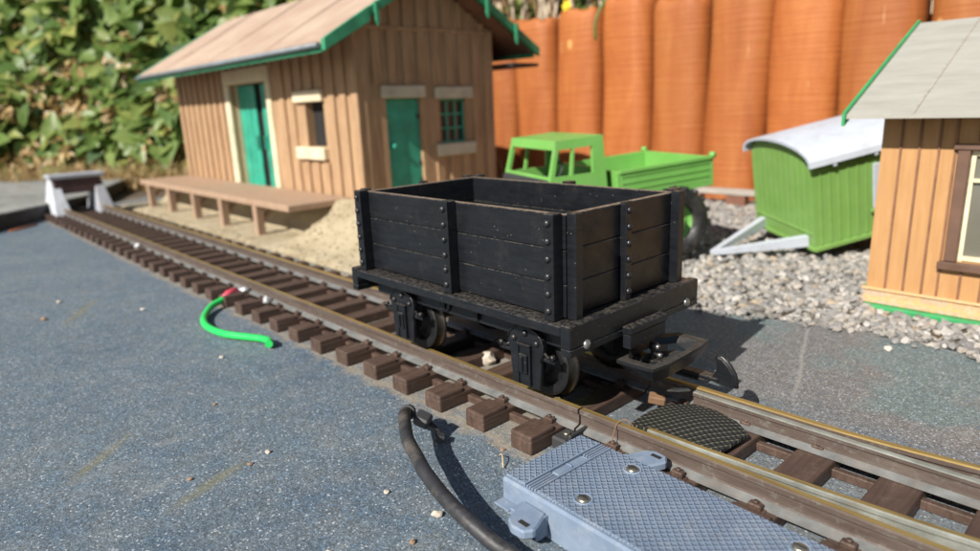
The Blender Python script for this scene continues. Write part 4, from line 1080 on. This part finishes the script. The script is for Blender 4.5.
mb = MB(); mb.box(a - .035, a + .025, -.028, .03, z0 - .002, z1 + .002, .004); mb.box(b - .025, b + .035, -.028, .03, z0 - .002, z1 + .002, .004)
mb.box(a - .055, b + .055, -.035, .03, z1 + .003, z1 + .035, .004); mb.box(a - .06, b + .06, -.045, .03, z0 - .05, z0 - .004, .004); mb.build('frame', M['winbrown'], e)
mb = MB(); 
for u in (a + .036, (a + b) / 2, b - .036): mb.box(u - .010, u + .010, .012, .03, z0, z1 - .0)
mb.box(a + .026, b - .026, .010, .032, z0 + .005, z0 + .03); mb.box(a + .026, b - .026, .010, .032, z1 - .03, z1 - .005); mb.box(a + .026, b - .026, .010, .032, z1 - .175, z1 - .155)
mb.build('sash', M['wincream'], e)
mb = MB(); mb.box(a + .026, b - .026, .034, .038, z0, z1); mb.build('pane', M['pane2'], e)
ro = bpy.data.objects.new('roof', None); S.collection.objects.link(ro); ro.parent = st
OV = .235; ez = wz - OV * GR + .022; rz = wz + ry * GR + .022
mb = MB(); mb.prism([(ry, rz - .02), (-OV, ez - .0), (-OV, ez + .022), (ry, rz + .012)], -.13, BW + .13, 'x'); mb.build('slope', M['roof2'], ro)
mb = MB(); mb.prism([(ry, rz - .02), (BD + OV, rz - (BD + OV - ry) * GR - .02), (BD + OV, rz - (BD + OV - ry) * GR + .005), (ry, rz + .012)], -.13, BW + .13, 'x'); mb.build('slope', M['roof2'], ro)
for i, x in enumerate((.205, .56, .92, 1.28, 1.64)):
    mb = MB(); ya, yb = -OV, ry - .02
    za = ez + .022 + (ya + OV) / (ry + OV) * (rz + .012 - ez - .022); zb = ez + .022 + (yb + OV) / (ry + OV) * (rz + .012 - ez - .022)
    mb.prism([(ya, za + .0005), (yb, zb + .0005), (yb, zb + .007), (ya, za + .007)], x - .006, x + .006, 'x')
    mb.build('joint_strip', M['greyboard'], ro)
for x0 in (-.148, BW + .131):
    mb = MB(); mb.prism([(ry - .001, rz - .045), (-OV - .02, ez - .04), (-OV - .02, ez + .035), (ry - .001, rz + .03)], x0, x0 + .017, 'x'); mb.build('bargeboard', M['basegreen'], ro)
    mb = MB(); mb.prism([(ry + .001, rz - .045), (BD + OV + .02, rz - (BD + OV - ry) * GR - .06), (BD + OV + .02, rz - (BD + OV - ry) * GR + .01), (ry + .001, rz + .03)], x0, x0 + .017, 'x'); mb.build('bargeboard', M['basegreen'], ro)

# ================================================================== TRAILER
tl = thing('caravan_trailer', 'green boarded toy trailer with curved white roof tipped forward on its drawbar', 'toy trailer', (-.39, 3.24, .085), (0, 0, 0))
tl.rotation_mode = 'XYZ'
Rz = Matrix.Rotation(math.radians(-34.7), 3, 'Z') @ Matrix.Rotation(math.radians(11.1), 3, 'X') @ Matrix.Rotation(math.radians(4.8), 3, 'Y')
tl.rotation_euler = Rz.to_euler()
TW, TH, TLn = .855, .72, .97
mb = MB()
def arch(k, n=14, rise=.12, over=0., zb=TH): return [(-TW / 2 + (TW / 2 + over) * math.cos(math.pi * i / n), zb + rise * math.sin(math.pi * i / n) ** .8) for i in range(n + 1)]
ar = arch(0)
body = [(-TW, 0), (0, 0)] + [(x, z) for x, z in ar]
mb.prism(body, 0, .02, 'y'); mb.prism(body, TLn - .02, TLn, 'y')
mb.box(-TW + .001, -TW + .02, .0205, TLn - .0205, .001, TH); mb.box(-.02, -.001, .0205, TLn - .0205, .001, TH); mb.box(-TW + .02, -.02, .0205, TLn - .0205, .0, .02)
for k in range(11): x = -TW + .04 + k * (TW - .08) / 10; mb.box(x - .006, x + .006, -.006, .001, .15, TH - .01 + .03 * math.sin(math.pi * k / 10))
for k in range(12): y = .06 + k * (TLn - .12) / 11; mb.box(-.002, .006, y - .006, y + .006, .05, TH - .03)
mb.box(-.002, .012, .0, TLn, .0, .035, .003); mb.box(-TW, 0, -.012, .0, -.0, .03, .003); mb.box(-TW + .02, -.02, -.008, .001, .135, .15, .003)
mb.build('body', M['lime'], tl)
mb = MB()
o1 = [(-TW / 2 + (TW / 2 + .055) * math.cos(math.pi * i / 16), TH - .02 + .165 * math.sin(math.pi * i / 16) ** .8) for i in range(17)]
i1 = [(-TW / 2 + (TW / 2 + .03) * math.cos(math.pi * i / 16), TH - .022 + .145 * math.sin(math.pi * i / 16) ** .8) for i in range(17)]
mb.prism(o1 + i1[::-1], -.05, TLn + .05, 'y')
mb.build('roof', M['white'], tl)
for y in (.16, .5, .84):
    mb = MB(); mb.box(.025, .05, y - .015, y + .015, TH - .05, TH - .02, .004); mb.build('roof_clip', M['white'], tl)
e = bpy.data.objects.new('window', None); S.collection.objects.link(e); e.parent = tl
mb = MB(); mb.box(.0065, .022, .49, .78, .24, .60, .004); mb.build('shutter', M['white'], e)
mb = MB(); mb.box(.0065, .03, .47, .80, .21, .238, .004); mb.build('sill', M['lime'], e)
mb = MB()
inv = Rz.transposed()
def loc(p): return inv @ (Vector(p) - Vector(tl.location))
apex = loc((-1.03, 2.80, .075))
for xa in (-.10, -TW + .12):
    p0 = Vector((xa, -.0, .07)); d = (apex - p0); side = Vector((d.y, -d.x, 0)).normalized() * .03; up = Vector((0, 0, .042))
    vs = [mb.b.verts.new(q) for q in (p0 - side - up, p0 + side - up, p0 + side + up, p0 - side + up, apex - side * .8 - up * .4, apex + side * .8 - up * .4, apex + side * .8 + up * .4, apex - side * .8 + up * .4)]
    fs = [mb.b.faces.new([vs[i] for i in f]) for f in ((3, 2, 1, 0), (4, 5, 6, 7), (0, 1, 5, 4), (1, 2, 6, 5), (2, 3, 7, 6), (3, 0, 4, 7))]
    bmesh.ops.recalc_face_normals(mb.b, faces=fs)
mb.build('drawbar', M['white'], tl)
for x in (-.02, -TW - .04):
    mb = MB(); mb.cyl((x + .03 if x > -.1 else x + .05, .62, -.05), .13, .05, 'x', 20, bev=.012); w = mb.build('wheel', M['toytyre'], tl)
    
# ================================================================== TOY TRUCK
tk = thing('toy_truck', 'bright green toy tipper truck with open cab and black tyres behind the wagon', 'toy truck', (-1.446, 2.052, .05), (0, 0, math.radians(-21.9)))
TWd, Lb, Lc = .956, .90, .55
pit = Matrix.Rotation(math.radians(4.2), 4, 'X')
zb = .729
# tipping bed
mb = MB(); bh = .235; th = .028
def bx(*a, **k): mb.box(*a, mat=Matrix.Translation((0, 0, zb)) @ pit, **k)
bx(-TWd, 0, 0, Lb, -bh, -bh + .03, bev=.004)
bx(-th, 0, .03, Lb - .03, -bh + .03, 0, bev=.004); bx(-TWd, -TWd + th, .03, Lb - .03, -bh + .03, 0, bev=.004)
bx(-TWd, 0, 0, th, -bh + .03, .0, bev=.004); bx(-TWd, 0, Lb - th, Lb, -bh + .03, 0, bev=.004)
for k in range(1, 4): bx(-.001, .006, .04, Lb - .04, -bh + .03 + k * .052, -bh + .038 + k * .052)
bx(-.006, .012, .02, Lb - .02, -.022, .008, bev=.004)
for (x, y) in ((.0, Lb - .01), (-TWd, Lb - .01)): mb.lathe([(0, -.03), (.026, -.02), (.026, .02), (0, .03)], (x, y, .012), 'x', 10, Matrix.Translation((0, 0, zb)) @ pit)
mb.build('load_bed', M['truckgreen'], tk)
# cab: shell with open windows
def quadwall(mb, A, B, C, D, holes, t):
    """A B C D corners (A-B bottom, D-C top); holes in uv; build frame strips as thick quads"""
    A, B, C, D = map(Vector, (A, B, C, D)); nrm = (B - A).cross(D - A).normalized() * t
    def P(u, v): return (A * (1 - u) + B * u) * (1 - v) + (D * (1 - u) + C * u) * v
    us = sorted({0, 1, *[h[0] for h in holes], *[h[1] for h in holes]}); vs_ = sorted({0, 1, *[h[2] for h in holes], *[h[3] for h in holes]})
    for u0, u1 in zip(us, us[1:]):
        for v0, v1 in zip(vs_, vs_[1:]):
            if any(h[0] <= u0 + 1e-6 and h[1] >= u1 - 1e-6 and h[2] <= v0 + 1e-6 and h[3] >= v1 - 1e-6 for h in holes): continue
            q = [P(u0, v0), P(u1, v0), P(u1, v1), P(u0, v1)]
            f = [mb.b.verts.new(p) for p in q] + [mb.b.verts.new(p - nrm) for p in q]
            fs = [mb.b.faces.new([f[i] for i in g]) for g in ((0, 1, 2, 3), (7, 6, 5, 4), (0, 4, 5, 1), (1, 5, 6, 2), (2, 6, 7, 3), (3, 7, 4, 0))]
    bmesh.ops.remove_doubles(mb.b, verts=mb.b.verts, dist=.0005)
mb = MB()
yb, yf = -.04, -Lc - .06; zr = zb + .285 - .03; zbelt = zb - .02; zl = .30; i_ = .05
x0, x1 = -TWd + .01, -.01
# local cab points
bl = {'rb': (x1, yb, zl), 'lb': (x0, yb, zl), 'rf': (x1, yf - .02, zl), 'lf': (x0, yf - .02, zl)}
tp = {'rb': (x1 - i_, yb - .05, zr + .03), 'lb': (x0 + i_, yb - .05, zr + .03), 'rf': (x1 - i_, yf + .13, zr), 'lf': (x0 + i_, yf + .13, zr)}
hv = (zbelt - zl) / (zr - zl)
quadwall(mb, bl['rf'], bl['rb'], tp['rb'], tp['rf'], [(.07, .35, hv + .02, .90), (.40, .76, hv + .02, .90)], .03)
quadwall(mb, bl['lb'], bl['lf'], tp['lf'], tp['lb'], [(.20, .59, hv, .96), (.64, .93, hv, .96)], .03)
quadwall(mb, bl['lf'], bl['rf'], tp['rf'], tp['lf'], [(.055, .945, hv + .02, .90)], .03)
quadwall(mb, bl['rb'], bl['lb'], tp['lb'], tp['rb'], [(.12, .88, hv + .05, .88)], .03)
fs = None
quadwall(mb, tp['lf'], tp['rf'], tp['rb'], tp['lb'], [], .03)
bmesh.ops.recalc_face_normals(mb.b, faces=mb.b.faces[:])
cab = mb.build('cab', M['truckgreen'], tk); bv = cab.modifiers.new('round', 'BEVEL'); bv.width = .012; bv.segments = 2
mb = MB(); mb.box(x1 + .012, x1 + .018, -.33, -.22, zbelt - .10, zbelt - .085, .002); mb.build('door_handle', M['truckgreen'], cab)
mb = MB(); mb.box(x0 + .06, x1 - .06, yf + .2, yb - .06, .45, zbelt - .06, .02); mb.box(x0 + .05, x1 - .05, yf + .03, yf + .2, .45, zbelt - .01, .02); mb.build('cab_interior', M['toydark'], cab)
mb = MB(); mb.lathe([(.075, -.008), (.085, 0), (.075, .008), (.068, 0), (.075, -.008)], n=20, mat=Matrix.Translation((-.28, yf + .24, zbelt + .03)) @ Matrix.Rotation(1.1, 4, 'X')); mb.build('steering_wheel', M['toydark'], cab)
mb = MB(); mb.box(x0 + .05, x1 - .05, yf - .22, yf - .02, .32, zbelt - .13, .03, seg=2); mb.build('bonnet', M['truckgreen'], tk)
for x in (x0 + .14, x1 - .14):
    mb = MB(); mb.cyl((x, yf - .225, .45), .055, .03, 'y', 16, bev=.006); mb.build('headlight', M['white'], tk)
mb = MB(); mb.box(-TWd + .18, -.18, yf - .1, Lb - .05, .26, .42, .01); mb.box(-TWd + .03, -.03, yf - .27, yf - .225, .22, .33, .01); mb.build('chassis', M['toydark'], tk)
def tw(x, y):
    s = 1 if x > -.4 else -1
    mb = MB(); prof = [(.15, -.09), (.25, -.09), (.275, -.07), (.282, 0), (.275, .07), (.25, .09), (.15, .09), (.15, -.09)]
    mb.lathe(prof, n=36)
    for k in range(18):
        for sg in (-1, 1): mb.box(.268, .296, -.018, .018, min(0, sg * .085), max(0, sg * .085), .004, Matrix.Rotation(k * math.pi / 9 + (math.pi / 18 if sg > 0 else 0), 4, 'Z'))
    o = mb.build('wheel', M['toytyre'], tk); o.location = (x, y, .29); o.rotation_euler = (0, s * math.pi / 2, 0)
    mb = MB(); mb.lathe([(.151, .085), (.151, .03), (.1, .02), (.06, .03), (.055, .085), (0, .09)], n=28); mb.lathe([(.151, -.08), (0, -.08)], n=28); mb.build('rim', M['truckgreen'], o)
tw(.015, .53); tw(-TWd + .0, .53); tw(-.06, yf + .12); tw(-TWd + .06, yf + .12)

print('objects', len(bpy.data.objects), 'verts', sum(len(m.vertices) for m in bpy.data.meshes))
